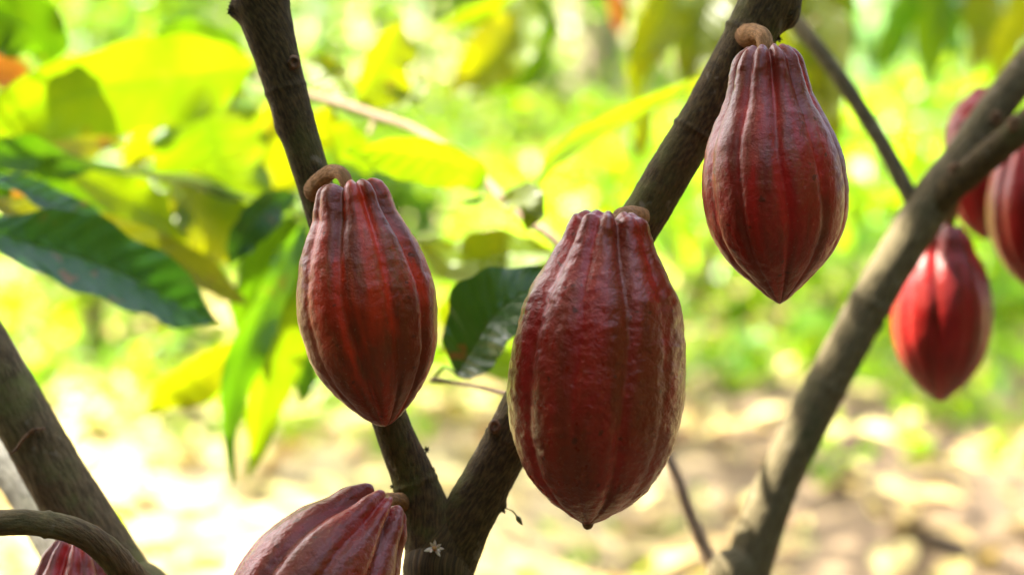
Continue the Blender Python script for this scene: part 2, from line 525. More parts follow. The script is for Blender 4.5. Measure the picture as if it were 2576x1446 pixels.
def leaf_world(parent, c, wid, mat, roll=0.0, fold=0.18, wave=0.05, seed=0, petiole=None, bend=0.0, twist=0.0, nv=12, sunlit=True, bite=0.0, skew=0.0, name='leaf', facing=None, quilt=0.004):
    nu = len(c)
    tan = np.gradient(c, axis=0)
    tan /= np.linalg.norm(tan, axis=1)[:, None]
    view = np.array(facing if facing is not None else (CAM - Vector(c[nu // 2])).normalized())
    t = np.linspace(0, 1, nu)
    hw = leaf_profile(t) * wid / 2
    Lg = float(np.linalg.norm(np.diff(c, axis=0), axis=1).sum())
    verts, uvs = [], []
    r = random.Random(seed * 77 + 5)
    ph = [r.uniform(0, 6.28) for _ in range(4)]
    for i in range(nu):
        T = tan[i]
        nrm = view - T * np.dot(view, T)
        nrm /= np.linalg.norm(nrm)
        side = np.cross(T, nrm)
        a = math.radians(roll + twist * (t[i] - 0.5))
        s2 = side * math.cos(a) + nrm * math.sin(a)
        n2 = -side * math.sin(a) + nrm * math.cos(a)
        for j in range(nv + 1):
            w = -1 + 2 * j / nv
            aw = abs(w)
            edge = 1 + 0.045 * math.sin(t[i] * 34 + ph[0] + (2 if w > 0 else 0)) * aw + 0.05 * math.sin(t[i] * 13 + ph[1] * (1 if w > 0 else 2)) * aw
            if bite and w * (1 if seed % 2 else -1) > 0:
                edge *= 1 - bite * max(0.0, math.sin(t[i] * 9 + ph[2])) ** 3 * aw
            x = w * hw[i] * edge * (1 + skew * w)
            z = fold * hw[i] * aw ** 1.3 * 1.6
            z += wave * wid * aw ** 2 * (math.sin(t[i] * 15 + ph[2] + (1.3 if w > 0 else 0)) + 0.6 * math.sin(t[i] * 27 + ph[3]))
            # quilted surface between the lateral veins
            z -= quilt * wid * math.cos(2 * math.pi * (t[i] * 11 - 1.35 * aw ** 1.2 + (0.22 if w > 0 else -0.22))) * (1 - aw) * min(1.0, aw * 5)
            z -= bend * wid * w * w
            q = c[i] + s2 * x + n2 * z
            verts.append(q)
            uvs.append((t[i], (w + 1) / 2))
    m1 = nv + 1
    idx = np.arange((nu - 1) * nv)
    i, j = idx // nv, idx % nv
    faces = np.stack([i * m1 + j, i * m1 + j + 1, (i + 1) * m1 + j + 1, (i + 1) * m1 + j], axis=1)
    # the midrib stands out on the underside as a thin rod, running back into the leaf stalk
    rod = [c[0]]
    if petiole is not None:
        pp = np.array(petiole)
        mid_ = (pp + c[0]) / 2 + np.array((0, 0, 0.006))
        rodc = catmull([tuple(pp), tuple(mid_), tuple(c[0]), tuple(c[3])], 10)
        base = len(verts)
        rr = max(0.0011, wid * 0.016)
        for k, q in enumerate(rodc):
            T = rodc[min(k + 1, 9)] - rodc[max(k - 1, 0)]
            T /= np.linalg.norm(T)
            e1 = np.cross(T, (0.3, 0.9, 0.2)); e1 /= np.linalg.norm(e1)
            e2 = np.cross(T, e1)
            for jj in range(6):
                aa = jj * math.pi / 3
                verts.append(q + (e1 * math.cos(aa) + e2 * math.sin(aa)) * rr)
                uvs.append((0.5, 0.5))
        ex = []
        for k in range(9):
            for jj in range(6):
                ex.append((base + k * 6 + jj, base + k * 6 + (jj + 1) % 6, base + (k + 1) * 6 + (jj + 1) % 6, base + (k + 1) * 6 + jj))
        faces = np.vstack([faces, np.array(ex)])
    me = np_mesh(name, verts, faces, uvs)
    LEAVES.append((Vector(c[nu // 2]), wid, Lg, sunlit, [Vector(c[k]) for k in range(4, nu, max(1, nu // 6))]))
    return link(name, me, mat, parent)


def foliage_mesh(name, centers, normals, dirs, lengths, widths, segs=3, curl=0.25):
    """many small leaves in one mesh; numpy arrays, each leaf a folded blade of 4*segs-ish triangles"""
    n = len(centers)
    dirs = dirs - normals * np.sum(dirs * normals, axis=1)[:, None]
    dirs /= np.linalg.norm(dirs, axis=1)[:, None] + 1e-9
    side = np.cross(dirs, normals)
    prof = [0.12, 0.85, 0.8, 0.05] if segs == 3 else [0.15, 1.0, 0.05]
    k = len(prof)
    V = np.zeros((n, k, 3, 3))
    for a in range(k):
        t = a / (k - 1)
        ctr = centers + dirs * ((t - 0.5) * lengths)[:, None] - normals * (curl * lengths * (t - 0.35) ** 2)[:, None]
        for b_, w in enumerate((-1, 0, 1)):
            V[:, a, b_] = ctr + side * (w * prof[a] * widths / 2)[:, None] + normals * ((abs(w) * 0.12 * prof[a]) * widths)[:, None]
    verts = V.reshape(-1, 3)
    f = []
    for a in range(k - 1):
        for b_ in range(2):
            f.append((a * 3 + b_, a * 3 + b_ + 1, (a + 1) * 3 + b_ + 1, (a + 1) * 3 + b_))
    f = np.array(f)
    faces = (np.arange(n)[:, None, None] * (k * 3) + f[None]).reshape(-1, 4)
    return np_mesh(name, verts, faces, None)


def rand_units(n, up=0.0, spread=1.0):
    v = nrng.normal(size=(n, 3)) * spread
    v[:, 2] += up
    return v / np.linalg.norm(v, axis=1)[:, None]


# ------------------------------------------------------------------ cacao pods
def pod(label, top, tip, prof, mat, phi=0.0, seed=1, ridge=1.0, wr=1.0, stalk=None, nt=190, na=220, group='cacao pods', dd=0.0, stalk_r=0.006, nub=0.0, streaks=()):
    """top, tip: (u, v, d) of the axis ends; prof: [(t, half width in pixels)]"""
    A, B = P(*top), P(*tip)
    dm = (top[2] + tip[2]) / 2
    root = empty('cacao_pod', A, label, 'cacao pod', group)
    ax = (B - A)
    L = ax.length
    ax.normalize()
    ex = (RIGHT - ax * RIGHT.dot(ax)).normalized()
    ey = ax.cross(ex).normalized()
    if ey.dot(FWD) < 0:
        ey = -ey                      # ey points away from the lens; the seam lies there
    r0 = prof[0][1]
    line = [(0.050, 0.0), (0.036, 0.16 * r0), (0.010, 0.42 * r0), (-0.010, 0.66 * r0), (0.002, 0.88 * r0)]
    line += [(t, r) for t, r in prof]
    s = catmull([(t * 600, r) for t, r in line], nt * 6)
    al = np.concatenate([[0], np.cumsum(np.hypot(np.diff(s[:, 0]), np.diff(s[:, 1])))])
    tt = np.interp(np.linspace(0, al[-1], nt), al, s[:, 0]) / 600
    rr = np.maximum(np.interp(np.linspace(0, al[-1], nt), al, s[:, 1]), 0)
    sc = M_(1.0, dm)
    R = random.Random(seed)
    lobes = [R.uniform(0.7, 1.3) for _ in range(5)]
    lob2 = [R.uniform(0.25, 0.8) for _ in range(5)]
    shift = [R.uniform(-0.16, 0.16) for _ in range(10)]
    so = Vector((seed * 5.3, seed * 2.9, seed * 7.7))
    verts, uvs, fur, strk = [], [], [], []
    for i in range(nt):
        t, r = tt[i], rr[i]
        u_ = i / (nt - 1)
        # ridges are strong on the neck, weaker on the belly, a little stronger again at the point
        am = (0.068 + 0.20 * math.exp(-(max(t, 0) / 0.20) ** 2) + 0.03 * math.exp(-((t - 0.93) / 0.09) ** 2)) * ridge
        am *= 0.55 + 0.45 * min(1.0, r / (0.3 * r0 + 1e-6))
        for j in range(na + 1):
            if j == na:
                verts.append(verts[-na]); uvs.append((1.0, t)); fur.append(fur[-na]); strk.append(strk[-na]); continue
            th = 2 * math.pi * j / na
            dirv = ey * math.cos(th) + ex * math.sin(th)
            th2 = th + phi + 0.09 * mnoise.noise(Vector((math.cos(th) * 1.5, math.sin(th) * 1.5, t * 3.0)) + so) + 0.12 * (t - 0.4)
            f5 = (th2 / (2 * math.pi) * 5) % 5
            k = int(f5)
            x = f5 - k                     # 0..1 between two deep furrows
            x = min(0.999, max(0.0, x + shift[k] * math.sin(math.pi * x) * 0.6))
            d_deep = min(x, 1 - x) * 2      # 0 in the deep furrow, 1 in the shallow one
            deepw = lobes[k] if x < 0.5 else lobes[(k + 1) % 5]
            neck = math.exp(-(max(t, 0) / 0.28) ** 2)
            g1 = math.exp(-(d_deep / (0.15 + 0.19 * neck)) ** 1.5) * (0.75 + 0.3 * deepw)
            g2 = math.exp(-((1 - d_deep) / (0.11 + 0.13 * neck)) ** 1.5) * lob2[k] * 0.9
            g = g1 + g2
            h = -g + 0.25 + 0.12 * neck
            dr = r * am * h
            q0 = A + ax * (t * L) + dirv * ((r + dr) * sc)
            qn = q0 + so
            nk = math.exp(-(max(t - 0.05, 0) / 0.30) ** 2)
            wn_ = mnoise.noise(qn * 55) * 0.0008 * (0.45 + 0.55 * nk) + mnoise.noise(qn * 130) * 0.00062 * wr * (0.5 + 0.5 * nk) + mnoise.noise(qn * 300) * 0.00026 * wr
            # cross wrinkles climbing over the ridges, strongest on the neck
            wv = Vector((qn.x * 120, qn.y * 120, qn.z * 210))
            nk = math.exp(-(max(t - 0.05, 0) / 0.30) ** 2)
            wn_ += mnoise.noise(wv) * 0.0005 * wr * (0.2 + nk)
            low = mnoise.noise(qn * 16) * 0.0016
            fade = min(1.0, r / (0.25 * r0))
            z_lift = -0.026 * (0.5 - g) * math.exp(-(max(t, 0) / 0.05) ** 2) * L * fade * ridge
            verts.append(tuple(q0 + dirv * ((wn_ + low) * fade) + ax * (z_lift + wn_ * 0.5)))
            uvs.append((j / na, t))
            fur.append(min(1.0, g))
            sv_ = 0.0
            if math.cos(th) < 0:
                for f0, f1, w_, t0, t1, st_ in streaks:      # a streak drifts from f0 to f1 across the belly
                    x_ = (t - t0) / (t1 - t0)
                    if -0.3 < x_ < 1.3:
                        fc = f0 + (f1 - f0) * x_ + 0.03 * mnoise.noise(Vector((t * 14, seed, f0)))
                        sv_ = max(sv_, st_ * math.exp(-((math.sin(th) - fc) / w_) ** 2) * math.exp(-((x_ - 0.5) / 0.5) ** 4))
            strk.append(sv_)
    m1 = na + 1
    idx = np.arange((nt - 1) * na)
    i, j = idx // na, idx % na
    faces = np.stack([i * m1 + j, (i + 1) * m1 + j, (i + 1) * m1 + j + 1, i * m1 + j + 1], axis=1)
    me = np_mesh('shell', verts, faces, uvs)
    at = me.attributes.new('furrow', 'FLOAT', 'POINT')
    at.data.foreach_set('value', np.array(fur, dtype=np.float32))
    at2 = me.attributes.new('streak', 'FLOAT', 'POINT')
    at2.data.foreach_set('value', np.array(strk, dtype=np.float32))
    # make sure faces look outward
    v = np.array(verts)
    f0 = faces[(nt // 2) * na + 3]
    nn = np.cross(v[f0[1]] - v[f0[0]], v[f0[2]] - v[f0[0]])
    ctr = np.array(A + ax * (tt[nt // 2] * L))
    if np.dot(nn, v[f0[0]] - ctr) < 0:
        me.flip_normals()
    link('shell', me, mat, root)
    if stalk:
        pts = [(P(*q[:3]), q[3] * M_(1, q[2])) for q in stalk] + [(A + ax * (0.05 * L), stalk[-1][3] * sc * 1.05)]
        tube('stalk', pts, MAT['stalk'], root, step=0.0015, nseg=20, rough=0.09, seed=seed, freq=220)
    if nub:
        tube('tip', [(B - ax * 0.006, nub * 1.5 * sc), (B - ax * 0.001, nub * 1.25 * sc), (B + ax * 0.0012, nub * 0.8 * sc), (B + ax * 0.002, nub * 0.2 * sc)], MAT['scar'], root, step=0.0007, nseg=14, rough=0.08)
    return root


def norm_prof(rows, y0, y1):
    return [((y - y0) / (y1 - y0), w) for y, w in rows]


PR1 = norm_prof([(476, 84), (499, 95), (542, 108), (590, 132), (638, 151), (686, 164), (734, 172), (782, 173), (830, 168), (878, 161), (926, 144), (974, 115), (1022, 73), (1050, 42), (1066, 20), (1073, 0)], 465, 1072)
PR2 = norm_prof([(550, 90), (561, 98), (590, 108), (620, 120), (679, 150), (738, 185), (797, 203), (856, 214), (916, 219), (975, 221), (1034, 216), (1093, 205), (1152, 184), (1211, 152), (1259, 108), (1294, 56), (1312, 24), (1323, 0)], 545, 1322)
PR3 = norm_prof([(131, 68), (146, 81), (172, 90), (197, 96), (223, 103), (248, 112), (274, 123), (299, 136), (350, 158), (401, 172), (452, 178), (503, 178), (554, 171), (605, 153), (656, 121), (707, 72), (738, 40), (756, 18), (765, 0)], 125, 764)
PRG = [(0.02, 72), (0.06, 92), (0.13, 108), (0.22, 138), (0.32, 160), (0.42, 173), (0.52, 175), (0.62, 168), (0.72, 150), (0.82, 118), (0.90, 78), (0.96, 38), (0.985, 18), (1.0, 0)]

D_A = 1.15       # distance of the forked tree
pod('brown red cacao pod with orange streak hanging from the left limb', (880, 470, 1.085), (968, 1072, 1.085), PR1, MAT['pod_brown'], phi=0.35, seed=3, ridge=1.2, wr=1.0, streaks=[(-0.72, -0.66, 0.13, 0.10, 0.66, 0.95), (0.22, 0.16, 0.12, 0.05, 0.62, 0.75), (-0.12, -0.02, 0.05, 0.3, 0.8, 0.4)],
    stalk=[(796, 478, 1.142, 34), (813, 447, 1.122, 21), (838, 432, 1.106, 18), (864, 444, 1.09, 17)])
pod('largest wrinkled wine red cacao pod hanging in front of the right limb', (1534, 548, 1.065), (1478, 1322, 1.065), PR2, MAT['pod_wine'], phi=0.88, seed=8, ridge=1.0, wr=1.5, streaks=[(-0.08, -0.16, 0.14, 0.1, 0.6, 0.7), (0.42, 0.22, 0.06, 0.1, 0.85, 0.5), (-0.62, -0.5, 0.08, 0.4, 0.95, 0.45)],
    stalk=[(1612, 545, 1.13, 24), (1590, 540, 1.105, 22), (1560, 548, 1.08, 22)], nub=12)
pod('plum red long necked cacao pod hanging high on the right limb', (1930, 128, 1.09), (1962, 764, 1.09), PR3, MAT['pod_plum'], phi=0.62, seed=12, ridge=1.05, wr=0.9, streaks=[(-0.42, -0.42, 0.11, 0.38, 0.82, 0.85), (0.46, 0.42, 0.09, 0.42, 0.95, 0.6), (0.04, 0.02, 0.04, 0.1, 0.95, 0.5), (-0.25, -0.3, 0.14, 0.12, 0.4, 0.6)],
    stalk=[(1880, 94, 1.14, 34), (1903, 82, 1.117, 21), (1920, 94, 1.098, 21), (1926, 120, 1.09, 21)])
pod('tilted dark red cacao pod with deep grooves leaning against the trunk beneath the fork', (962, 1264, 1.09), (575, 1760, 1.045), [(t, w * 1.07) for t, w in PRG], MAT['pod_wine'], phi=0.2, seed=21, ridge=1.5, wr=0.7,
    stalk=[(1060, 1285, 1.155, 34), (1022, 1266, 1.145, 26), (995, 1258, 1.13, 20), (972, 1260, 1.108, 19)])
pod('dull red cacao pod hidden behind the curved mossy branch', (190, 1372, 1.165), (150, 1900, 1.14), [(t, w * 0.85) for t, w in PRG], MAT['pod_plum'], phi=0.5, seed=27, ridge=1.4, wr=0.7,
    stalk=[(235, 1345, 1.2, 24), (210, 1350, 1.185, 22)], nt=130, na=160)
D_C = 1.50
pod('bright crimson cacao pod with a sunlit flank below the grey slanting branch', (2372, 575, 1.56), (2366, 1012, 1.56), [(t, w * 0.705) for t, w in PRG], MAT['pod_crimson'], phi=0.3, seed=33, ridge=1.0, wr=0.5,
    stalk=[(2400, 500, 1.55, 15), (2392, 545, 1.555, 14)], nt=110, na=150)
pod('dark crimson cacao pod beside the frame edge under the lower brown branch', (2585, 330, 1.60), (2600, 735, 1.60), [(t, w * 0.60) for t, w in PRG], MAT['pod_crimson'], phi=0.9, seed=37, ridge=1.0, wr=0.5,
    stalk=[(2590, 300, 1.55, 14), (2588, 315, 1.57, 14)], nt=100, na=140)
pod('small dark red cacao pod half hidden behind the branch and its neighbour pod', (2430, 300, 1.70), (2478, 606, 1.70), [(t, w * 0.46) for t, w in PRG], MAT['pod_crimson'], phi=0.1, seed=41, ridge=1.0, wr=0.5,
    stalk=[(2520, 290, 1.62, 12), (2470, 285, 1.66, 12)], nt=90, na=130)
pod('slim shaded red cacao pod behind the upper grey branch', (2480, 225, 1.78), (2400, 430, 1.78), [(t, w * 0.36) for t, w in PRG], MAT['pod_crimson'], phi=0.7, seed=43, ridge=1.0, wr=0.5,
    stalk=[(2560, 230, 1.66, 10), (2510, 210, 1.74, 10)], nt=90, na=130)


# ------------------------------------------------------------------ tree A: the forked tree
def at(u, v, d, r):
    return (P(u, v, d), M_(r, d))


fork = P(1108, 1400, D_A)
baseA = Vector((fork.x + 0.02, fork.y + 0.03, 0))
treeA = empty('cacao_tree', baseA, 'forked cacao tree with two dark mossy limbs spreading into a V', 'tree', 'cacao trees')
zt = fork.z
tube('trunk', [(Vector((baseA.x, baseA.y, -0.05)), 0.060), (Vector((baseA.x, baseA.y, 0.05)), 0.043), (Vector((baseA.x - 0.005, baseA.y - 0.01, zt * 0.5)), 0.030),
               at(1103, 1560, D_A, 86), at(1104, 1450, D_A, 88), at(1102, 1370, D_A, 84), at(1085, 1310, D_A, 60), at(1066, 1258, D_A, 40)],
     MAT['bark'], treeA, step=0.0032, nseg=72, rough=0.020, seed=1, freq=110)
topA1 = P(560, -330, D_A + 0.03)
limbA = tube('branch', [at(1096, 1380, D_A, 78), at(1072, 1300, D_A, 67), at(1042, 1205, D_A, 56), at(988, 1075, D_A, 47), at(925, 880, D_A, 45), at(850, 650, D_A, 46), at(783, 435, D_A, 45.5),
                        at(741, 300, D_A, 50), at(704, 172, D_A, 55), at(672, 60, D_A, 64), at(655, -10, D_A, 71), at(640, -80, D_A, 60), (topA1, 0.011),
                        (Vector((-0.38, 1.30, 1.62)), 0.010), (Vector((-0.55, 1.42, 2.05)), 0.007), (Vector((-0.72, 1.5, 2.45)), 0.003)],
             MAT['bark'], treeA, step=0.0024, nseg=84, rough=0.020, seed=2, freq=110,
             knobs=[(P(598, 28, D_A), 0.007, 0.0045), (P(757, 155, D_A - 0.008), 0.005, 0.002), (P(818, 425, D_A - 0.012), 0.007, 0.003), (P(700, 325, D_A), 0.006, 0.0012)],
             rings=[(P(1040, 1215, D_A), 0.0006, 0.0016), (P(720, 225, D_A), 0.0005, 0.0015)])
limbB = tube('branch', [at(1106, 1510, D_A + 0.006, 56), at(1124, 1425, D_A + 0.002, 70), at(1166, 1320, D_A, 68), at(1222, 1215, D_A, 64), at(1276, 1115, D_A, 62), at(1330, 1000, D_A, 58), at(1440, 815, D_A, 57), at(1602, 572, D_A, 57),
                        at(1690, 425, D_A, 57), at(1772, 290, D_A, 56), at(1854, 150, D_A, 63), at(1915, 35, D_A, 68), at(1948, -40, D_A, 65), at(1985, -150, D_A, 50),
                        (Vector((0.20, 1.18, 1.55)), 0.011), (Vector((0.24, 1.25, 2.0)), 0.008), (Vector((0.15, 1.3, 2.45)), 0.003)],
             MAT['bark'], treeA, step=0.0024, nseg=84, rough=0.024, seed=3, freq=110,
             knobs=[(P(1246, 1070, D_A - 0.011), 0.007, 0.0028), (P(1272, 1276, D_A), 0.0045, 0.003), (P(1890, 92, D_A - 0.013), 0.007, 0.003), (P(1972, 60, D_A), 0.006, 0.002)],
             rings=[(P(1722, 318, D_A), 0.0011, 0.0016), (P(1865, 78, D_A), 0.0010, 0.0018), (P(1255, 1095, D_A), 0.0006, 0.0018)])


def scar(u, v, d, r, parent, tilt=0.0, inner='withered'):
    """a raised collar round a sunken stub"""
    c = P(u, v, d)
    rm = M_(r, d)
    n = (CAM - c).normalized()
    e1 = RIGHT - n * RIGHT.dot(n)
    e1.normalize()
    e2 = n.cross(e1)
    verts, faces = [], []
    prof = [(1.5, -0.35), (1.2, 0.18), (0.95, 0.42), (0.72, 0.30), (0.5, -0.05), (0.25, -0.12)]
    K = 22
    for a, (rad, hgt) in enumerate(prof):
        for k in range(K):
            th = 2 * math.pi * k / K
            nn = 1 + 0.22 * mnoise.noise(Vector((math.cos(th) * 1.7 + u, math.sin(th) * 1.7 + v, a * 0.4)))
            verts.append(tuple(c + (e1 * math.cos(th + tilt) * 0.85 + e2 * math.sin(th + tilt)) * rad * rm * nn + n * hgt * rm))
    for a in range(len(prof) - 1):
        for k in range(K):
            faces.append((a * K + k, a * K + (k + 1) % K, (a + 1) * K + (k + 1) % K, (a + 1) * K + k))
    me = np_mesh('knot', verts, faces)
    return link('knot', me, MAT['scar'], parent)


scar(740, 157, D_A - 0.0125, 13, treeA)
scar(1244, 1072, D_A - 0.0140, 13, treeA, inner='withered')
scar(1086, 1395, D_A - 0.0195, 9, treeA)


def petal_cluster(name, u, v, d, size, n, mat, parent, seed, droop=0.0, core=None, out=(0, 0)):
    """a small star of narrow pointed petals"""
    c = P(u, v, d)
    R = random.Random(seed)
    n0 = (CAM - c).normalized()
    root = bpy.data.objects.new(name, None)
    root.empty_display_size = 0.01
    col.objects.link(root)
    root.parent = parent
    root.location = c - parent.location
    for k in range(n):
        a = 2 * math.pi * k / n + R.uniform(-0.35, 0.35)
        dv = (RIGHT * math.cos(a) + UP * math.sin(a) + n0 * R.uniform(0.1, 0.7) + RIGHT * out[0] + UP * out[1]).normalized()
        Ls = M_(size, d) * R.uniform(0.65, 1.1)
        side = dv.cross(n0).normalized()
        up = side.cross(dv)
        verts = []
        for i in range(6):
            t = i / 5
            w = Ls * 0.17 * math.sin(math.pi * (0.12 + 0.86 * t)) ** 0.8
            m = c + dv * Ls * t + up * Ls * 0.25 * t * t * R.uniform(0.4, 1) - UP * droop * Ls * t * t
            for q in (-1, 0, 1):
                verts.append(tuple(m + side * w * q + up * (0.4 * w * abs(q))))
            verts.append(tuple(m - up * w * 0.25))
        f = []
        for i in range(5):
            for q, r_ in ((0, 1), (1, 2), (2, 3), (3, 0)):
                f.append((i * 4 + q, i * 4 + r_, (i + 1) * 4 + r_, (i + 1) * 4 + q))
        link('petal', np_mesh('petal', verts, f), MAT[mat], root)
    if core:
        vs, fs = [], []
        rr = M_(size * 0.22, d)
        for i in range(7):
            for k in range(10):
                ph = math.pi * i / 6
                th = 2 * math.pi * k / 10
                vs.append(tuple(c + n0 * (rr * (0.6 + math.cos(ph))) + (RIGHT * math.cos(th) + UP * math.sin(th)) * rr * math.sin(ph) * (1 + 0.25 * math.sin(5 * th))))
        for i in range(6):
            for k in range(10):
                fs.append((i * 10 + k, i * 10 + (k + 1) % 10, (i + 1) * 10 + (k + 1) % 10, (i + 1) * 10 + k))
        link('flower_centre', np_mesh('flower_centre', vs, fs), MAT[core], root)
    return root


petal_cluster('flower', 1093, 1378, D_A - 0.023, 31, 8, 'petal', treeA, 4, core='petal_core', out=(0.25, 0.1))
petal_cluster('withered_flower', 993, 1222, D_A - 0.002, 15, 7, 'withered', treeA, 5, out=(-0.7, 0.2))
petal_cluster('withered_flower', 1072, 1133, D_A - 0.002, 13, 6, 'withered', treeA, 6, out=(0.6, 0.3))
petal_cluster('withered_flower', 1088, 1181, D_A - 0.002, 12, 5, 'withered', treeA, 9, out=(0.6, 0.3))
petal_cluster('withered_flower', 586, 28, D_A - 0.004, 18, 9, 'withered', treeA, 7, out=(-0.6, -0.4))
petal_cluster('withered_flower', 590, 8, D_A - 0.004, 16, 8, 'withered', treeA, 10, out=(-0.7, 0.1))
petal_cluster('withered_flower', 1958, 98, D_A - 0.004, 13, 6, 'withered', treeA, 13, out=(0.6, -0.2))
petal_cluster('withered_flower', 1258, 1277, D_A - 0.002, 20, 7, 'withered', treeA, 8, out=(0.8, 0.1))
tube('bud_stalk', [at(1256, 1272, D_A, 1.8), at(1288, 1284, D_A, 1.3), at(1300, 1298, D_A, 1.3)], MAT['bud'], treeA, step=0.0008, nseg=8, rough=0)
tube('flower_bud', [at(1298, 1296, D_A, 1.5), at(1303, 1303, D_A, 6.5), at(1308, 1311, D_A, 6), at(1314, 1320, D_A, 0.8)], MAT['bud'], treeA, step=0.0005, nseg=14, rough=0.05)

# ------------------------------------------------------------------ tree B: the left tree
D_B = 1.22
pB = P(520, 1900, D_B)
baseB = Vector((pB.x + 0.03, pB.y + 0.05, 0))
treeB = empty('cacao_tree', baseB, 'leaning lichen covered cacao tree with a curved branch crossing its stem', 'tree', 'cacao trees')
tube('trunk', [(Vector((baseB.x, baseB.y, -0.05)), 0.07), (Vector((baseB.x, baseB.y, 0.06)), 0.05), (Vector((baseB.x - 0.005, baseB.y, 0.32)), 0.036), at(430, 1690, D_B, 92), at(300, 1455, D_B, 84), at(198, 1292, D_B, 79),
               at(84, 1098, D_B, 74), at(-76, 810, D_B, 68), at(-220, 540, D_B, 60), (Vector((-0.62, 1.25, 1.45)), 0.012), (Vector((-0.78, 1.3, 1.9)), 0.008), (Vector((-0.9, 1.35, 2.4)), 0.003)],
     MAT['bark_left'], treeB, step=0.0034, nseg=72, rough=0.03, seed=5, freq=70, knobs=[(P(110, 1085, D_B - 0.015), 0.012, 0.0015)])
tube('branch', [at(470, 1640, D_B - 0.01, 46), at(400, 1540, 1.15, 44), at(330, 1452, 1.11, 41), at(262, 1380, 1.09, 37), at(190, 1336, 1.08, 34), at(100, 1316, 1.075, 32), at(0, 1314, 1.075, 32.5), at(-120, 1325, 1.09, 31),
                at(-300, 1360, 1.14, 26), at(-420, 1330, 1.2, 14)],
     MAT['bark_brown'], treeB, step=0.0026, nseg=60, rough=0.05, seed=6, freq=95, rings=[(P(118, 1316, 1.075), 0.0009, 0.0014), (P(290, 1405, 1.1), 0.0005, 0.0015)])
tube('pale_branch', [at(420, 1830, 1.30, 52), at(240, 1560, 1.34, 46), at(128, 1362, 1.36, 44), at(45, 1222, 1.37, 42), at(-60, 1090, 1.38, 38), at(-260, 860, 1.40, 32), at(-480, 640, 1.42, 20)],
     MAT['bark_pale'], treeB, step=0.005, nseg=36, rough=0.03, seed=7)
scar(66, 1196, 1.338, 11, treeB)
tube('dry_twig', [at(84, 1082, D_B - 0.018, 5), at(62, 1100, D_B - 0.024, 4.5), at(40, 1130, D_B - 0.024, 4), at(22, 1143, D_B - 0.026, 2)], MAT['scar'], treeB, step=0.001, nseg=10, rough=0.15, freq=300)
tube('dry_twig', [at(112, 1078, D_B - 0.018, 3.5), at(84, 1080, D_B - 0.024, 4), at(70, 1092, D_B - 0.022, 3)], MAT['scar'], treeB, step=0.001, nseg=10, rough=0.15, freq=300)

# ------------------------------------------------------------------ tree C: the right tree, with the long leafy shoot
pC = P(1800, 1620, D_C)
baseC = Vector((pC.x - 0.03, pC.y + 0.04, 0))
treeC = empty('cacao_tree', baseC, 'grey slanting cacao tree carrying red pods and a long leafy shoot', 'tree', 'cacao trees')
tube('trunk', [(Vector((baseC.x, baseC.y, -0.05)), 0.06), (Vector((baseC.x, baseC.y, 0.05)), 0.042), at(1815, 1600, D_C, 68), at(1872, 1450, D_C, 62), at(1953, 1223, D_C, 55), at(2077, 973, D_C, 54), at(2212, 723, D_C, 53),
               at(2335, 520, D_C, 56), at(2425, 395, D_C, 50), at(2505, 275, D_C, 46), at(2600, 150, D_C, 42), at(2800, -100, D_C, 36), (Vector((0.62, 1.55, 1.6)), 0.009), (Vector((0.66, 1.6, 2.3)), 0.003)],
     MAT['bark_grey'], treeC, step=0.0045, nseg=48, rough=0.03, seed=8, rings=[(P(2077, 973, D_C), 0.001, 0.003), (P(2190, 765, D_C), 0.001, 0.003)])
tube('branch', [at(2320, 560, D_C, 36), at(2380, 485, D_C - 0.01, 37), at(2450, 425, D_C - 0.02, 37), at(2520, 365, D_C - 0.03, 37), at(2600, 295, D_C - 0.03, 36), at(2760, 130, D_C - 0.03, 34), at(2950, -120, D_C - 0.02, 18)],
     MAT['bark'], treeC, step=0.0045, nseg=40, rough=0.03, seed=9)
for (u, v, dd_) in ((2402, 428, D_C - 0.022), (2505, 298, D_C - 0.016), (2550, 312, D_C - 0.045)):
    scar(u, v, dd_, 13, treeC)
tube('branch', [at(2325, 560, D_C, 20), at(2290, 495, D_C, 21), at(2225, 372, 1.51, 21), at(2140, 235, 1.52, 20.5), at(2060, 125, 1.53, 20), at(1990, 40, 1.54, 20), at(1900, -90, 1.55, 17), at(1780, -260, 1.57, 10)],
     MAT['bark_grey'], treeC, step=0.005, nseg=30, rough=0.03, seed=10)
shoot = [(1815, 1470, 1.50, 22), (1782, 1400, 1.50, 18), (1735, 1290, 1.50, 15.5), (1688, 1165, 1.50, 14), (1560, 900, 1.52, 13), (1410, 625, 1.54, 12), (1330, 560, 1.56, 12), (1270, 505, 1.58, 12), (1215, 452, 1.60, 12),
         (1130, 380, 1.63, 11), (1040, 325, 1.66, 11), (960, 298, 1.68, 12), (880, 270, 1.70, 12), (780, 242, 1.72, 11), (700, 215, 1.73, 9), (640, 195, 1.74, 6)]
tube('shoot', [at(*q) for q in shoot], MAT['twig'], treeC, step=0.005, nseg=20, rough=0.05, seed=11)
tube('shoot', [at(722, 224, 1.725, 8), at(745, 300, 1.70, 8), at(765, 400, 1.67, 8), at(772, 500, 1.65, 7), at(765, 560, 1.64, 4)], MAT['twig'], treeC, step=0.006, nseg=14, rough=0.05, seed=12)


def pt(*q):
    return P(*q)


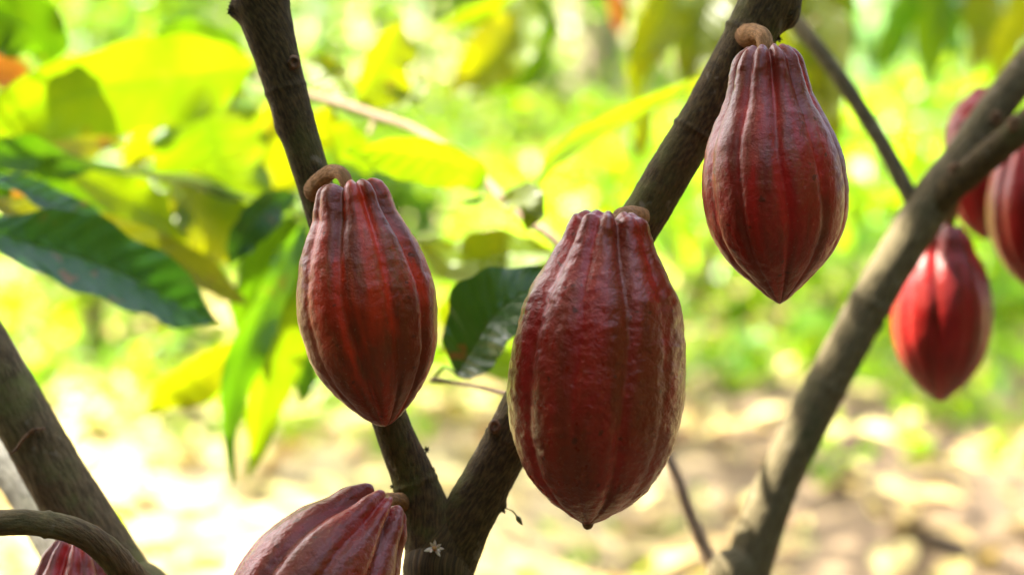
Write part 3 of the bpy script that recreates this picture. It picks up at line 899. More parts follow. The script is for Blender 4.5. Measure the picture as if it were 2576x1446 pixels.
# leaves of the long shoot (tree C)
n1 = pt(655, 198, 1.74)
leaf(treeC, [(630, 190, 1.74), (560, 185, 1.73), (425, 205, 1.71), (250, 225, 1.69), (60, 280, 1.68), (-130, 370, 1.70)], 235, MAT['leaf_lime'], roll=12, seed=1, petiole=n1, fold=0.10)
leaf(treeC, [(480, 215, 1.82), (515, 290, 1.83), (552, 400, 1.84), (600, 500, 1.85), (650, 620, 1.87)], 330, MAT['leaf_lime'], roll=28, seed=2, petiole=n1, fold=-0.12)
leaf(treeC, [(700, 235, 1.90), (690, 330, 1.91), (672, 430, 1.92), (640, 560, 1.94)], 240, MAT['leaf_yellow'], roll=32, seed=3, petiole=pt(715, 222, 1.73), bite=0.5)
leaf(treeC, [(640, 175, 1.78), (560, 148, 1.77), (470, 150, 1.76), (380, 165, 1.75), (300, 200, 1.74)], 110, MAT['leaf_yellow'], roll=20, seed=4, petiole=n1)
n2 = pt(768, 545, 1.64)
leaf(treeC, [(735, 520, 1.66), (640, 500, 1.66), (540, 468, 1.66), (430, 445, 1.65), (320, 425, 1.64), (190, 405, 1.63), (70, 412, 1.62)], 110, MAT['leaf_dark'], roll=76, seed=5, petiole=n2, fold=0.05)
leaf(treeC, [(430, 470, 1.80), (480, 500, 1.80), (535, 560, 1.81), (568, 620, 1.82), (580, 668, 1.83)], 185, MAT['leaf_yellow'], roll=25, seed=6, fold=0.1, petiole=pt(300, 420, 1.75))
leaf(treeC, [(180, 432, 1.78), (260, 470, 1.79), (350, 520, 1.80), (430, 560, 1.80), (500, 620, 1.80)], 130, MAT['leaf_lime'], roll=15, seed=7, petiole=pt(60, 400, 1.7))
leaf(treeC, [(748, 490, 1.60), (690, 515, 1.59), (640, 560, 1.58), (602, 615, 1.58), (575, 672, 1.58)], 90, MAT['leaf_dark'], roll=10, seed=8, petiole=n2, sunlit=False)
leaf(treeC, [(760, 560, 1.64), (720, 660, 1.61), (672, 760, 1.59), (615, 890, 1.57), (575, 1040, 1.56), (582, 1222, 1.55)], 100, MAT['leaf'], roll=30, seed=9, petiole=n2, wave=0.09, sunlit=False)
leaf(treeC, [(765, 580, 1.68), (735, 720, 1.69), (700, 860, 1.70), (660, 1020, 1.71), (628, 1205, 1.72)], 150, MAT['leaf_lime'], roll=30, seed=10, petiole=n2)
leaf(treeC, [(740, 545, 1.70), (705, 600, 1.70), (660, 660, 1.70), (620, 760, 1.70), (600, 850, 1.71)], 130, MAT['leaf'], roll=25, seed=11, petiole=n2)
leaf(treeC, [(770, 590, 1.74), (760, 680, 1.74), (745, 780, 1.75), (735, 900, 1.76)], 110, MAT['leaf_lime'], roll=20, seed=12, petiole=n2)
leaf(treeC, [(775, 870, 1.78), (772, 930, 1.78), (765, 975, 1.78), (758, 1020, 1.78)], 56, MAT['leaf'], roll=20, seed=13, petiole=pt(735, 840, 1.75))
leaf(treeC, [(600, 850, 1.74), (560, 905, 1.74), (500, 950, 1.74), (430, 990, 1.74), (362, 1050, 1.74)], 120, MAT['leaf_yellow'], roll=20, seed=14, petiole=pt(640, 790, 1.72))
# torn yellow leaf and its neighbours right of the left limb
n3 = pt(890, 273, 1.70)
leaf(treeC, [(905, 262, 1.72), (925, 220, 1.725), (955, 160, 1.73), (985, 100, 1.735), (1008, 42, 1.74)], 165, MAT['leaf_yellow'], roll=-32, seed=15, petiole=n3, bite=0.35, skew=0.25)
leaf(treeC, [(880, 262, 1.72), (855, 225, 1.73), (838, 200, 1.74), (800, 170, 1.75), (752, 150, 1.78)], 95, MAT['leaf_yellow'], roll=10, seed=16, petiole=n3)
leaf(treeC, [(900, 285, 1.73), (960, 262, 1.74), (1030, 238, 1.75), (1085, 190, 1.76)], 90, MAT['leaf_yellow'], roll=30, seed=17, petiole=n3)
leaf(treeC, [(830, 268, 1.74), (800, 330, 1.75), (772, 400, 1.76)], 95, MAT['leaf_yellow'], roll=20, seed=18, petiole=pt(840, 260, 1.71))
tube('leaf_stalk', [at(938, 292, 1.69, 6), at(936, 318, 1.68, 6), at(925, 342, 1.67, 5)], MAT['twig'], treeC, step=0.003, nseg=10, rough=0.05)
n4 = pt(1215, 455, 1.60)
leaf(treeC, [(1206, 478, 1.50), (1180, 440, 1.49), (1110, 410, 1.47), (1030, 395, 1.45), (945, 384, 1.44), (868, 382, 1.43)], 124, MAT['leaf_lime'], roll=20, seed=19, petiole=n4, wave=0.035, quilt=0.02)
leaf(treeC, [(1270, 508, 1.54), (1305, 505, 1.52), (1332, 525, 1.50), (1326, 582, 1.50)], 100, MAT['leaf_olive'], roll=25, seed=20, petiole=pt(1262, 500, 1.58))
leaf(treeC, [(1352, 452, 1.50), (1395, 395, 1.52), (1470, 335, 1.56), (1570, 285, 1.60), (1680, 235, 1.64), (1775, 180, 1.68)], 62, MAT['leaf_lime'], roll=-38, seed=21, petiole=pt(1342, 560, 1.55), wave=0.03)
leaf(treeC, [(1215, 495, 1.52), (1195, 505, 1.51), (1158, 508, 1.50)], 16, MAT['leaf_dark'], roll=20, seed=22, petiole=n4, sunlit=False)
# the dark glossy leaf between the pods, on a twig from the right limb of the forked tree
leaf(treeA, [(1150, 938, 1.32), (1190, 880, 1.31), (1240, 800, 1.30), (1320, 735, 1.30), (1420, 690, 1.31)], 205, MAT['leaf_dark'], roll=26, seed=23, petiole=pt(1088, 955, 1.34), sunlit=False, skew=-0.1, quilt=0.015)
tube('leaf_stalk', [at(1330, 1000, D_A + 0.005, 8), at(1250, 985, 1.26, 6), at(1150, 962, 1.33, 6), at(1085, 955, 1.34, 7)], MAT['twig'], treeA, step=0.003, nseg=10, rough=0.05)
leaf(treeC, [(1400, 640, 1.66), (1260, 640, 1.70), (1150, 660, 1.72), (1040, 610, 1.74)], 130, MAT['leaf_yellow'], roll=-14, seed=24, petiole=pt(1420, 640, 1.55))
leaf(treeC, [(1430, 680, 1.68), (1290, 740, 1.72), (1180, 800, 1.75), (1110, 900, 1.78)], 170, MAT['leaf_yellow'], roll=-18, seed=25, petiole=pt(1440, 690, 1.55))
leaf(treeC, [(1480, 760, 1.60), (1380, 850, 1.66), (1290, 910, 1.70), (1180, 930, 1.74)], 120, MAT['leaf_lime'], roll=20, seed=26, petiole=pt(1500, 790, 1.53))

# a second layer of leaves on the same shoots
for k, (mid, wd, mt, rl, pe) in enumerate((
        ([(620, 210, 1.95), (520, 250, 1.96), (400, 330, 1.97), (300, 430, 1.98)], 150, 'leaf_yellow', 15, (655, 198, 1.74)),
        ([(740, 560, 1.86), (690, 640, 1.87), (650, 720, 1.88), (640, 820, 1.9)], 120, 'leaf_yellow', 25, (768, 545, 1.64)),
        ([(760, 590, 1.9), (790, 660, 1.9), (800, 760, 1.92), (780, 880, 1.93)], 110, 'leaf_lime', 30, (768, 545, 1.64)),
        ([(640, 190, 1.92), (560, 120, 1.92), (470, 90, 1.93), (380, 85, 1.94)], 100, 'leaf', 15, (650, 198, 1.74)),
        ([(60, 420, 1.95), (150, 470, 1.96), (260, 540, 1.97), (350, 640, 1.98)], 140, 'leaf', -15, (-70, 460, 1.46)),
        ([(770, 300, 1.9), (840, 330, 1.9), (900, 380, 1.91), (930, 450, 1.92)], 90, 'leaf_lime', -15, (780, 242, 1.72)),
        ([(620, 520, 1.9), (560, 560, 1.9), (470, 600, 1.91), (380, 640, 1.92)], 110, 'leaf_yellow', 20, (768, 545, 1.64)),
        ([(700, 600, 1.8), (690, 680, 1.8), (700, 760, 1.8), (680, 860, 1.8)], 90, 'leaf_olive', 20, (768, 545, 1.64)))):
    leaf(treeC if pe[0] > 0 else treeB, mid, wd, MAT[mt], roll=rl, seed=70 + k, petiole=pt(*pe))
# leaves of the left tree
sB = [(-150, 690, 1.24, 26), (-130, 640, 1.30, 14), (-90, 560, 1.38, 11), (-70, 460, 1.46, 10), (-80, 330, 1.55, 9), (-90, 150, 1.62, 8), (-70, 0, 1.66, 6), (-40, -120, 1.7, 4)]
tube('shoot', [at(*q) for q in sB], MAT['twig'], treeB, step=0.005, nseg=16, rough=0.05, seed=14)
leaf(treeB, [(-60, 570, 1.40), (60, 610, 1.42), (200, 650, 1.44), (340, 705, 1.46), (460, 770, 1.48), (552, 810, 1.50)], 215, MAT['leaf_dark'], roll=30, seed=31, petiole=pt(-90, 560, 1.38), sunlit=False, wave=0.04, quilt=0.03)
leaf(treeB, [(-50, 500, 1.50), (80, 545, 1.54), (250, 590, 1.58), (430, 655, 1.62), (560, 725, 1.66), (632, 775, 1.68)], 118, MAT['leaf_olive'], roll=35, seed=32, petiole=pt(-70, 470, 1.45))
leaf(treeB, [(-40, 440, 1.48), (60, 480, 1.50), (150, 520, 1.52), (240, 562, 1.54), (330, 610, 1.56)], 92, MAT['leaf_dark'], roll=48, seed=33, petiole=pt(-70, 450, 1.46), sunlit=False)
leaf(treeB, [(-110, 20, 1.70), (-20, 30, 1.70), (60, 60, 1.70), (110, 110, 1.71), (122, 165, 1.72)], 185, MAT['leaf'], roll=-12, seed=34, petiole=pt(-90, 90, 1.64))
leaf(treeB, [(-60, 350, 1.58), (0, 385, 1.60), (90, 400, 1.62), (160, 420, 1.64), (230, 430, 1.66)], 100, MAT['leaf'], roll=20, seed=35, petiole=pt(-80, 340, 1.55))
leaf(treeB, [(-70, 250, 1.86), (10, 290, 1.87), (120, 330, 1.88), (220, 350, 1.9), (330, 350, 1.92)], 140, MAT['leaf_olive'], roll=15, seed=36, petiole=pt(-85, 240, 1.60))
leaf(treeB, [(-80, 130, 2.0), (-20, 160, 2.02), (40, 200, 2.04), (90, 240, 2.06)], 90, MAT['leaf_orange'], roll=10, seed=37, petiole=pt(-90, 140, 1.62))
leaf(treeB, [(-80, 430, 1.75), (-10, 470, 1.76), (50, 520, 1.77), (95, 570, 1.78)], 80, MAT['leaf_orange'], roll=10, seed=38, petiole=pt(-75, 440, 1.47))
leaf(treeB, [(-90, 300, 1.66), (-40, 400, 1.66), (0, 480, 1.66), (40, 590, 1.66)], 90, MAT['leaf'], roll=-25, seed=39, petiole=pt(-80, 310, 1.56))

# ------------------------------------------------------------------ ground
gx = np.concatenate([np.linspace(-120, -8, 15), np.linspace(-7, 7, 90), np.linspace(8, 120, 15)])
gy = np.concatenate([np.linspace(-60, -3, 8), np.linspace(-2, 16, 110), np.linspace(17, 160, 16)])
GX, GY = np.meshgrid(gx, gy)


def ground_h(x, y):
    return 0.045 * np.sin(x * 1.7 + 0.6) * np.cos(y * 1.3) + 0.03 * np.sin(x * 3.9 + y * 2.7) + 0.018 * np.sin(x * 7.1 - y * 6.3) - 0.03


gv = np.stack([GX, GY, ground_h(GX, GY)], axis=-1).reshape(-1, 3)
nxg = len(gx)
idx = np.arange((len(gy) - 1) * (nxg - 1))
gi, gj = idx // (nxg - 1), idx % (nxg - 1)
gf = np.stack([gi * nxg + gj, gi * nxg + gj + 1, (gi + 1) * nxg + gj + 1, (gi + 1) * nxg + gj], axis=1)
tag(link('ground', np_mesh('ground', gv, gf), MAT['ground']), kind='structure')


def scatter(n, x0, x1, y0, y1, fn=None):
    x = nrng.uniform(x0, x1, n)
    y = nrng.uniform(y0, y1, n)
    if fn is not None:
        k = fn(x, y) > nrng.uniform(0, 1, n)
        x, y = x[k], y[k]
    return x, y


def np_noise(x, y, f, o=0.0):
    return np.array([mnoise.noise(Vector((a * f + o, b * f - o, o))) for a, b in zip(x, y)])


def litter(name, mat, n, fn, label, lmin, lmax):
    x, y = scatter(n, -5.5, 5.5, 2.5, 13, fn)
    m = len(x)
    c = np.stack([x, y, ground_h(x, y) + nrng.uniform(0.008, 0.035, m)], axis=1)
    Lg = nrng.uniform(lmin, lmax, m)
    me = foliage_mesh(name, c, rand_units(m, 2.6), rand_units(m), Lg, Lg * nrng.uniform(0.32, 0.5, m), curl=0.5)
    o = link(name, me, mat)
    return tag(o, label, 'leaf litter', kind='stuff')


litter('leaf_litter', MAT['dry'], 7000, lambda x, y: np.clip(0.55 + 0.3 * x, 0.12, 1) * np.clip(1.5 - y / 8, 0.15, 1), 'brown dry leaf litter covering the soil', 0.06, 0.17)
litter('straw_litter', MAT['straw'], 12000, lambda x, y: np.clip(0.80 - 0.45 * x, 0.16, 1), 'pale straw coloured leaf litter lightened to look sunlit', 0.05, 0.16)  # pale colour, denser to the left, stands in for sun glare

# a few large fallen leaves that can be told apart
base_leaf = None
R = random.Random(77)
for k in range(26):
    x, y = R.uniform(-1.3, 1.7), R.uniform(3.3, 6.2)
    z = float(ground_h(np.array(x), np.array(y))) + 0.035
    if base_leaf is None:
        me = foliage_mesh('fallen_leaf', np.zeros((1, 3)), np.array([[0, 0, 1.0]]), np.array([[1.0, 0, 0]]), np.array([0.24]), np.array([0.095]), curl=0.5)
        me.materials.append(MAT['dry'])
        base_leaf = me
    o = bpy.data.objects.new('fallen_leaf', base_leaf)
    col.objects.link(o)
    o.location = (x, y, z)
    o.rotation_euler = (R.uniform(-0.4, 0.4), R.uniform(-0.4, 0.4), R.uniform(0, 6.28))
    tag(o, 'large curled dry leaf lying on the litter covered ground', 'fallen leaf', 'large fallen leaves on the ground')


# ------------------------------------------------------------------ low herbs on the ground
def herbs(name, mat, n, x0, x1, y0, y1, fn, h0, h1, label, l0=0.05, l1=0.13, up=0.9):
    x, y = scatter(n, x0, x1, y0, y1, fn)
    m = len(x)
    hh = nrng.uniform(0.0, 1.0, m) ** 1.3 * (h0 + (h1 - h0) * np.clip((y - y0) / (y1 - y0), 0, 1)) + 0.02
    c = np.stack([x, y, ground_h(x, y) + hh], axis=1)
    Lg = nrng.uniform(l0, l1, m)
    me = foliage_mesh(name, c, rand_units(m, up), rand_units(m, 0.2), Lg, Lg * nrng.uniform(0.4, 0.6, m), segs=2)
    return tag(link(name, me, mat), label, 'undergrowth', kind='stuff')


def patchy(f, lo, o):
    return lambda x, y: np.clip((np_noise(x, y, f, o) - lo) * 3.0, 0, 1)


herbs('undergrowth', MAT['herb'], 19000, -3.5, 3.8, 4.5, 11.5, patchy(1.1, -0.28, 3.0), 0.14, 0.34, 'low lime green herbs carpeting the sunny ground')
herbs('undergrowth', MAT['herb'], 2600, -2.4, 2.6, 3.0, 5.2, patchy(1.9, 0.10, 8.0), 0.06, 0.12, 'scattered seedlings sprouting through the leaf litter', 0.04, 0.09)
herbs('undergrowth', MAT['crown'], 9000, -5.5, 5.5, 10.5, 19.0, patchy(0.8, -0.3, 5.0), 0.4, 1.0, 'taller dark green undergrowth further back under the trees', 0.09, 0.2)


# ------------------------------------------------------------------ shrubs and trees behind
def shrub(name, label, x, y, rx, rz, z0, n, mat, leaf_l, stems=5, seed=0, cat='shrub', group='shrubs behind the pods', droop=0.0):
    R = random.Random(seed)
    root = empty(name, (x, y, 0), label, cat, group)
    cl = []
    for k in range(stems):
        a = R.uniform(0, 6.28)
        ex_, ey_, ez = x + math.cos(a) * rx * 0.7, y + math.sin(a) * rx * 0.7, z0 + rz * R.uniform(0.9, 1.9)
        pts = [(Vector((x + R.uniform(-.05, .05), y + R.uniform(-.05, .05), -0.05)), 0.014), (Vector(((x * 1.3 + ex_ * .7) / 2, (y * 1.3 + ey_ * .7) / 2, ez * 0.55)), 0.010), (Vector((ex_, ey_, ez)), 0.004)]
        tube('stem', pts, MAT['far_bark'], root, step=0.06, nseg=7, rough=0.0)
        for q in (0.55, 0.8, 1.0):
            cl.append((x + (ex_ - x) * q, y + (ey_ - y) * q, ez * (0.35 + 0.65 * q)))
    cl = np.array(cl)
    pick = cl[nrng.integers(0, len(cl), n)]
    c = pick + nrng.normal(size=(n, 3)) * np.array([rx * 0.26, rx * 0.26, rz * 0.28])
    c[:, 2] = np.maximum(c[:, 2], 0.06)
    Lg = leaf_l * nrng.uniform(0.6, 1.2, n)
    dv = rand_units(n, -droop)
    me = foliage_mesh('crown', c, rand_units(n, 0.7), dv, Lg, Lg * nrng.uniform(0.34, 0.5, n))
    tag(link('crown', me, mat, root), kind='stuff')
    return root


shrub('leafy_shrub', 'low lime green shrub at the edge of the litter behind the slanting grey branch', 1.15, 5.5, 0.50, 0.26, 0.08, 900, MAT['herb'], 0.10, seed=1)
shrub('leafy_shrub', 'small bright green shrub between the largest pod and the plum red pod', 0.55, 5.9, 0.42, 0.24, 0.08, 700, MAT['herb'], 0.10, seed=2)
shrub('leafy_shrub', 'bright green shrub behind the crimson sunlit pod', 1.5, 6.4, 0.45, 0.28, 0.10, 800, MAT['herb'], 0.12, seed=3)
shrub('leafy_shrub', 'pale mint green shrub behind the red pods', 1.55, 8.2, 0.6, 0.62, 0.25, 900, MAT['mint'], 0.22, seed=4)
shrub('leafy_shrub', 'pale mint green shrub at the far right of the thicket', 2.2, 9.2, 0.7, 0.75, 0.3, 800, MAT['mint'], 0.24, seed=5)
shrub('leafy_shrub', 'yellowish shrub behind the upper part of the right limb', 1.05, 9.4, 0.5, 0.62, 0.3, 520, MAT['gold'], 0.20, seed=6)
shrub('leafy_shrub', 'dark green shrub in the thicket above the torn yellow leaf', 0.1, 11.0, 0.9, 0.7, 0.25, 1000, MAT['crown'], 0.18, seed=7)
shrub('leafy_shrub', 'mid green shrub behind the glossy veined leaf', -1.5, 6.6, 0.55, 0.36, 0.12, 700, MAT['crown'], 0.12, seed=8)
shrub('leafy_shrub', 'low dull green shrub on the litter below the glossy veined leaf', -1.18, 5.4, 0.38, 0.24, 0.08, 650, MAT['crown'], 0.11, seed=14)
shrub('leafy_shrub', 'low green shrub on the litter behind the orange streaked pod', -0.62, 6.2, 0.40, 0.26, 0.08, 600, MAT['crown'], 0.11, seed=15)
shrub('leafy_shrub', 'mid green shrub behind the big backlit leaves', -1.6, 9.6, 0.9, 0.7, 0.3, 1000, MAT['herb'], 0.18, seed=9)
shrub('leafy_shrub', 'dull green shrub in the far thicket beside a brown tree trunk', -0.7, 13.0, 1.2, 0.8, 0.3, 900, MAT['mint'], 0.2, seed=10)
shrub('leafy_shrub', 'dark green shrub in the far thicket behind the mint green shrubs', 3.4, 13.5, 1.5, 0.9, 0.4, 1100, MAT['crown'], 0.2, seed=11)
shrub('leafy_shrub', 'dark green shrub in the far thicket behind the thin bare branch', 1.8, 14.0, 1.2, 0.9, 0.4, 900, MAT['crown'], 0.2, seed=12)


def far_tree(label, x, y, h, r, cr, n, seed, lean=0.0, mat='crown', low=0.5, spread=0.07):
    R = random.Random(seed)
    root = empty('shade_tree', (x, y, 0), label, 'tree', 'shade trees in the background')
    top = Vector((x + lean, y + R.uniform(-.2, .2), h * 0.75))
    tube('trunk', [(Vector((x, y, -0.1)), r * 1.6), (Vector((x, y, 0.15)), r * 1.15), (Vector((x + lean * 0.35, y, h * 0.4)), r), (top, r * 0.6)], MAT['far_bark'], root, step=0.08, nseg=16, rough=0.05, freq=8)
    ends = []
    for k in range(6):
        a = k * 1.05 + R.uniform(-.3, .3)
        e = top + Vector((math.cos(a) * cr * 0.75, math.sin(a) * cr * 0.75, R.uniform(-0.1, 0.35) * h))
        s = Vector((x + lean * 0.3, y, h * R.uniform(0.42, 0.7)))
        tube('limb', [(s, r * 0.4), ((s + e) / 2 + Vector((0, 0, 0.15)), r * 0.28), (e, r * 0.1)], MAT['far_bark'], root, step=0.1, nseg=8, rough=0.0)
        ends += [e, (s + e) / 2, s * 0.3 + e * 0.7]
    E = np.array([tuple(e) for e in ends])
    c = E[nrng.integers(0, len(E), n)] + nrng.normal(size=(n, 3)) * np.array([cr * 0.22, cr * 0.22, h * spread])
    c[:, 2] = np.maximum(c[:, 2], low * h)
    Lg = nrng.uniform(0.14, 0.28, n)
    me = foliage_mesh('crown', c, rand_units(n, 1.2), rand_units(n), Lg, Lg * 0.4, segs=2)
    tag(link('crown', me, MAT[mat], root), kind='stuff')
    return root


far_tree('brown trunked shade tree standing behind the plum red pod', 0.55, 12.4, 5.0, 0.11, 1.8, 1500, 1, 0.3)
far_tree('slim shade tree far back behind the left limb', -1.45, 15.5, 5.5, 0.10, 2.0, 1500, 2, -0.3)
far_tree('shade tree at the far right behind the mint green shrubs', 4.4, 12.0, 5.0, 0.12, 2.0, 1500, 3, 0.2)
far_tree('shade tree standing left of the big backlit leaves', -3.9, 11.5, 5.0, 0.12, 1.8, 1300, 4, -0.2)
far_tree('low shade tree whose boughs dapple the litter', -1.75, 5.1, 3.4, 0.07, 1.15, 700, 5, 0.55)

for k, (x, y, h, cr) in enumerate(((-2.6, -3.4, 4.4, 1.9), (0.2, -4.0, 4.7, 2.0), (2.7, -3.2, 4.4, 1.9), (-4.4, -0.8, 4.4, 1.7), (4.2, -0.6, 4.4, 1.8), (4.6, 2.6, 4.2, 1.7))):  # unseen trees added to block low front sky light on the pods
    far_tree(('added unseen sky blocking tree left of the tallest one in the row facing the pods', 'tallest added unseen sky blocking tree of the row facing the forked cacao tree', 'added unseen sky blocking tree right of the tallest one in the row facing the pods',
              'added unseen sky blocking tree beside the leaning lichen covered cacao tree', 'added unseen sky blocking tree beside the young cacao tree', 'added unseen sky blocking tree between the young cacao tree and the mint green shrubs')[k], x, y, h, 0.12, cr, 3600, 30 + k, 0.1, low=0.10, spread=0.20, mat='shade')

# unseen foliage added behind and beside the viewer to cut sky fill and bounce
n = 17000
th = nrng.uniform(math.radians(160), math.radians(385), n)
rad = 3.1 + 2.2 * nrng.uniform(0, 1, n) ** 1.4
hz = (3.3 + 0.5 * np.sin(th * 7) + 0.35 * np.sin(th * 17 + 1)) * nrng.uniform(0.0, 1.0, n) ** 0.8 + 0.05
c = np.stack([rad * np.cos(th) * 1.05, 0.6 + rad * np.sin(th), hz], axis=1)
Lg = nrng.uniform(0.24, 0.46, n)
me = foliage_mesh('thicket', c, rand_units(n, 0.5), rand_units(n), Lg, Lg * 0.42, segs=2)
tag(link('thicket', me, MAT['shade']), 'added unseen dark thicket blocking low sky light on the forked cacao tree', 'thicket', kind='stuff')

# young tree rooted right of the view; its bough arches over the top of the frame and lets leaves hang into it
baseD = Vector((1.02, 2.45, 0))
treeD = empty('cacao_tree', baseD, 'young cacao tree with drooping olive and golden leaves behind the plum red pod', 'tree', 'cacao trees')
tube('trunk', [(Vector((1.02, 2.45, -0.05)), 0.05), (Vector((1.02, 2.45, 0.06)), 0.034), (Vector((1.0, 2.46, 0.7)), 0.026), (Vector((0.93, 2.46, 1.25)), 0.022), (Vector((0.84, 2.48, 1.75)), 0.014), (Vector((0.8, 2.5, 2.3)), 0.005)],
     MAT['far_bark'], treeD, step=0.03, nseg=18, rough=0.03)
boughs = [[(0.95, 2.46, 1.12), (0.72, 2.42, 1.22), (0.45, 2.36, 1.21), (0.2, 2.3, 1.16), (-0.02, 2.3, 1.14)],
          [(0.92, 2.46, 1.28), (0.75, 2.6, 1.36), (0.5, 2.75, 1.36), (0.2, 2.85, 1.28), (-0.1, 2.9, 1.22)],
          [(0.93, 2.46, 1.2), (0.82, 2.6, 1.3), (0.70, 2.85, 1.30), (0.56, 3.1, 1.26)]]
for k, bg in enumerate(boughs):
    tube('branch', [(Vector(q), 0.014 - 0.0024 * i) for i, q in enumerate(bg)], MAT['bark_grey'], treeD, step=0.02, nseg=12, rough=0.03, seed=20 + k)
BG = [catmull(bg, 60) for bg in boughs]


def hang(mid, width, mat, seed, roll=0.0, sunlit=False, bough=0, **kw):
    c0 = P(*mid[0])
    q = BG[bough][np.argmin(np.linalg.norm(BG[bough] - np.array(c0), axis=1))]
    leaf(treeD, mid, width, MAT[mat], roll=roll, seed=seed, petiole=tuple(q), sunlit=sunlit, **kw)


hang([(1700, -60, 2.30), (1690, 0, 2.28), (1660, 60, 2.27), (1620, 130, 2.26), (1590, 200, 2.26)], 120, 'leaf_yellow', 51, 15)
hang([(1800, -70, 2.32), (1790, 0, 2.31), (1770, 70, 2.30), (1745, 150, 2.30), (1715, 235, 2.30)], 130, 'leaf_olive', 52, -15)
hang([(1650, -40, 2.40), (1640, 30, 2.40), (1625, 110, 2.40), (1600, 200, 2.40), (1610, 300, 2.40)], 70, 'leaf_yellow', 53, 10, True)
hang([(1860, -60, 2.38), (1850, 20, 2.37), (1840, 110, 2.36), (1800, 220, 2.36)], 150, 'leaf_olive', 54, 10, True)
hang([(2040, -70, 2.36), (2060, 10, 2.35), (2075, 110, 2.34), (2085, 220, 2.34), (2080, 330, 2.34)], 150, 'leaf_olive', 55, -20)
hang([(2130, -60, 2.40), (2105, 40, 2.40), (2090, 150, 2.40), (2100, 260, 2.40)], 110, 'leaf', 56, 30)
hang([(1960, -60, 2.42), (1990, 60, 2.42), (2030, 180, 2.42), (2070, 300, 2.42), (2110, 420, 2.42)], 140, 'leaf_olive', 57, 5)
hang([(2150, -50, 2.46), (2120, 20, 2.46), (2085, 90, 2.46)], 50, 'leaf_dark', 58, 40)
hang([(1640, 240, 2.42), (1622, 300, 2.42), (1610, 360, 2.42), (1606, 410, 2.42)], 50, 'leaf_olive', 59, 10, True)
hang([(1535, -40, 2.9), (1548, 0, 2.9), (1556, 50, 2.9), (1560, 90, 2.9)], 44, 'leaf_orange', 60, 10, True, 1)
hang([(1380, -40, 2.45), (1330, -5, 2.45), (1260, 20, 2.45), (1180, 40, 2.45), (1090, 75, 2.45)], 75, 'leaf_lime', 61, 25)
hang([(1330, -20, 2.40), (1310, 60, 2.39), (1260, 130, 2.38), (1190, 190, 2.38), (1120, 240, 2.38)], 150, 'leaf_yellow', 62, -12, True)
hang([(1350, -20, 2.42), (1345, 60, 2.42), (1320, 130, 2.42), (1270, 190, 2.42), (1170, 245, 2.42)], 130, 'leaf', 63, 20)
hang([(1290, -30, 2.45), (1265, 30, 2.45), (1280, 90, 2.45), (1370, 105, 2.46)], 85, 'leaf_lime', 64, -20, True)
hang([(2360, -60, 3.0), (2348, 20, 3.0), (2340, 110, 3.0), (2330, 240, 3.0)], 95, 'leaf_lime', 65, 10, False, 2)
hang([(2440, -50, 3.0), (2470, 20, 3.0), (2480, 100, 3.0), (2440, 190, 3.0)], 110, 'leaf_olive', 66, -10, False, 2)
hang([(2310, -70, 2.9), (2270, 20, 2.9), (2230, 110, 2.9), (2200, 200, 2.9)], 100, 'leaf', 67, 40, False, 2)
hang([(2550, -40, 2.8), (2560, 30, 2.8), (2520, 120, 2.8), (2490, 230, 2.8)], 90, 'leaf_yellow', 68, 30, False, 2)
hang([(2260, -60, 3.05), (2310, 10, 3.05), (2380, 60, 3.05), (2400, 170, 3.05)], 110, 'leaf', 69, 50, False, 2)

# ------------------------------------------------------------------ the crown over the near trees: it shades the pods and leaves gaps for the sunlit leaves
sun_rays = []
for c, wid, Lg, sl, pts in LEAVES:
    if sl:
        sun_rays += [(p, wid * 0.42) for p in pts]
sun_rays += [(P(u, v, 1.52), 0.022) for u, v in ((2270, 760), (2275, 850), (2300, 700), (2310, 930))]
sun_rays += [(P(u, v, d), 0.02) for u, v, d in ((830, 255, 1.71), (900, 275, 1.70), (980, 300, 1.68), (60, 1200, 1.36), (20, 1160, 1.36))]
RP = np.array([tuple(p) for p, r in sun_rays])
RR = np.array([r for p, r in sun_rays])
Sv = np.array(SUN)


def perp_dist(c):
    d = c[None, :] - RP
    al = d @ Sv
    q = d - al[:, None] * Sv[None]
    return np.where(al > 0, np.linalg.norm(q, axis=1), 9.0)


def crown(parent, n, u0, u1, v0, v1, d0, d1, z0, z1, seed, strict=True, leafL=(0.13, 0.24)):
    R = random.Random(seed)
    C, Ls = [], []
    tries = 0
    while len(C) < n and tries < n * 12:
        tries += 1
        p = P(R.uniform(u0, u1), R.uniform(v0, v1), R.uniform(d0, d1))
        z = R.uniform(z0, z1)
        c = p + SUN * ((z - p.z) / SUN.z)
        Lg = R.uniform(*leafL)
        c = np.array(c)
        if strict and np.any(perp_dist(c) < RR + Lg * 0.40):
            continue
        C.append(c); Ls.append(Lg)
    C, Ls = np.array(C), np.array(Ls)
    m = len(C)
    me = foliage_mesh('crown', C, rand_units(m, 0.0, 0.35) * 0.45 + Sv[None] * 0.8 + np.array([[0, 0, 0.3]]), rand_units(m), Ls, Ls * 0.42)
    return tag(link('crown', me, MAT['shade'], parent), kind='stuff')


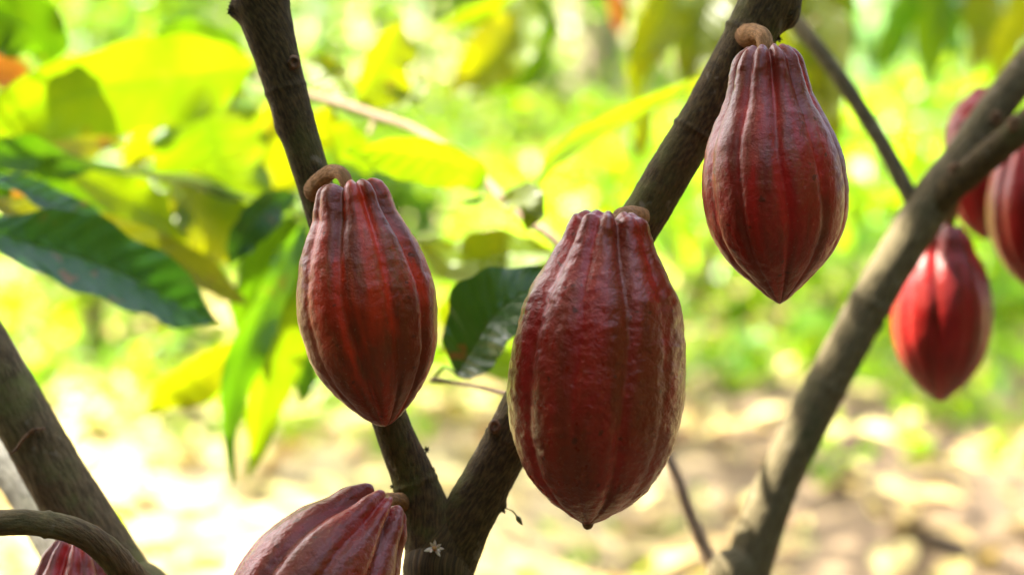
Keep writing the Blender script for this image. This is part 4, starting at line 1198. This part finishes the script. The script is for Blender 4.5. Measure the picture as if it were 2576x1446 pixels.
crown(treeA, 300, -150, 2250, -250, 1650, 1.00, 1.24, 2.0, 2.7, 3)
crown(treeB, 130, -700, 700, -250, 1900, 1.00, 1.60, 2.0, 2.6, 4)
crown(treeC, 330, 1500, 3000, -200, 1700, 1.35, 1.85, 2.0, 2.6, 5)
crown(treeD, 120, 1400, 2700, -250, 600, 2.1, 3.1, 1.9, 2.6, 6)

# unseen tall tree added on the sunny side to keep near ground shaded
tallx, tally = -3.1, 1.3
tall = empty('shade_tree', (tallx, tally, 0), 'added unseen sun blocking tree on the sunny side of the leaning lichen covered cacao tree', 'tree', 'shade trees in the background')
tube('trunk', [(Vector((tallx, tally, -0.1)), 0.22), (Vector((tallx, tally, 0.2)), 0.16), (Vector((tallx + 0.1, tally + 0.1, 2.2)), 0.13), (Vector((tallx + 0.3, tally + 0.3, 4.2)), 0.09), (Vector((tallx + 0.4, tally + 0.4, 5.4)), 0.03)],
     MAT['far_bark'], tall, step=0.1, nseg=18, rough=0.05, freq=8)
R = random.Random(9)
for k in range(9):
    a = k * 0.7
    s_ = Vector((tallx + 0.15, tally + 0.15, R.uniform(2.6, 4.4)))
    e_ = Vector((tallx + 0.3 + math.cos(a) * 1.9, tally + 0.4 + math.sin(a) * 2.2, R.uniform(4.3, 5.2)))
    tube('limb', [(s_, 0.05), ((s_ + e_) / 2 + Vector((0, 0, 0.2)), 0.035), (e_, 0.01)], MAT['far_bark'], tall, step=0.1, nseg=8, rough=0.0)
C, Ls = [], []
while len(C) < 3600:
    p = Vector((R.uniform(-2.4, 2.6), R.uniform(-2.6, 2.9), R.uniform(0.0, 0.6)))
    c = np.array(p + SUN * ((R.uniform(4.1, 5.5) - p.z) / SUN.z))
    Lg = R.uniform(0.22, 0.40)
    if np.any(perp_dist(c) < RR + Lg * 0.38):
        continue
    C.append(c); Ls.append(Lg)
C, Ls = np.array(C), np.array(Ls)
me = foliage_mesh('crown', C, rand_units(len(C), 0.0, 0.35) * 0.45 + Sv[None] * 0.8 + np.array([[0, 0, 0.3]]), rand_units(len(C)), Ls, Ls * 0.42, segs=2)
tag(link('crown', me, MAT['shade'], tall), kind='stuff')
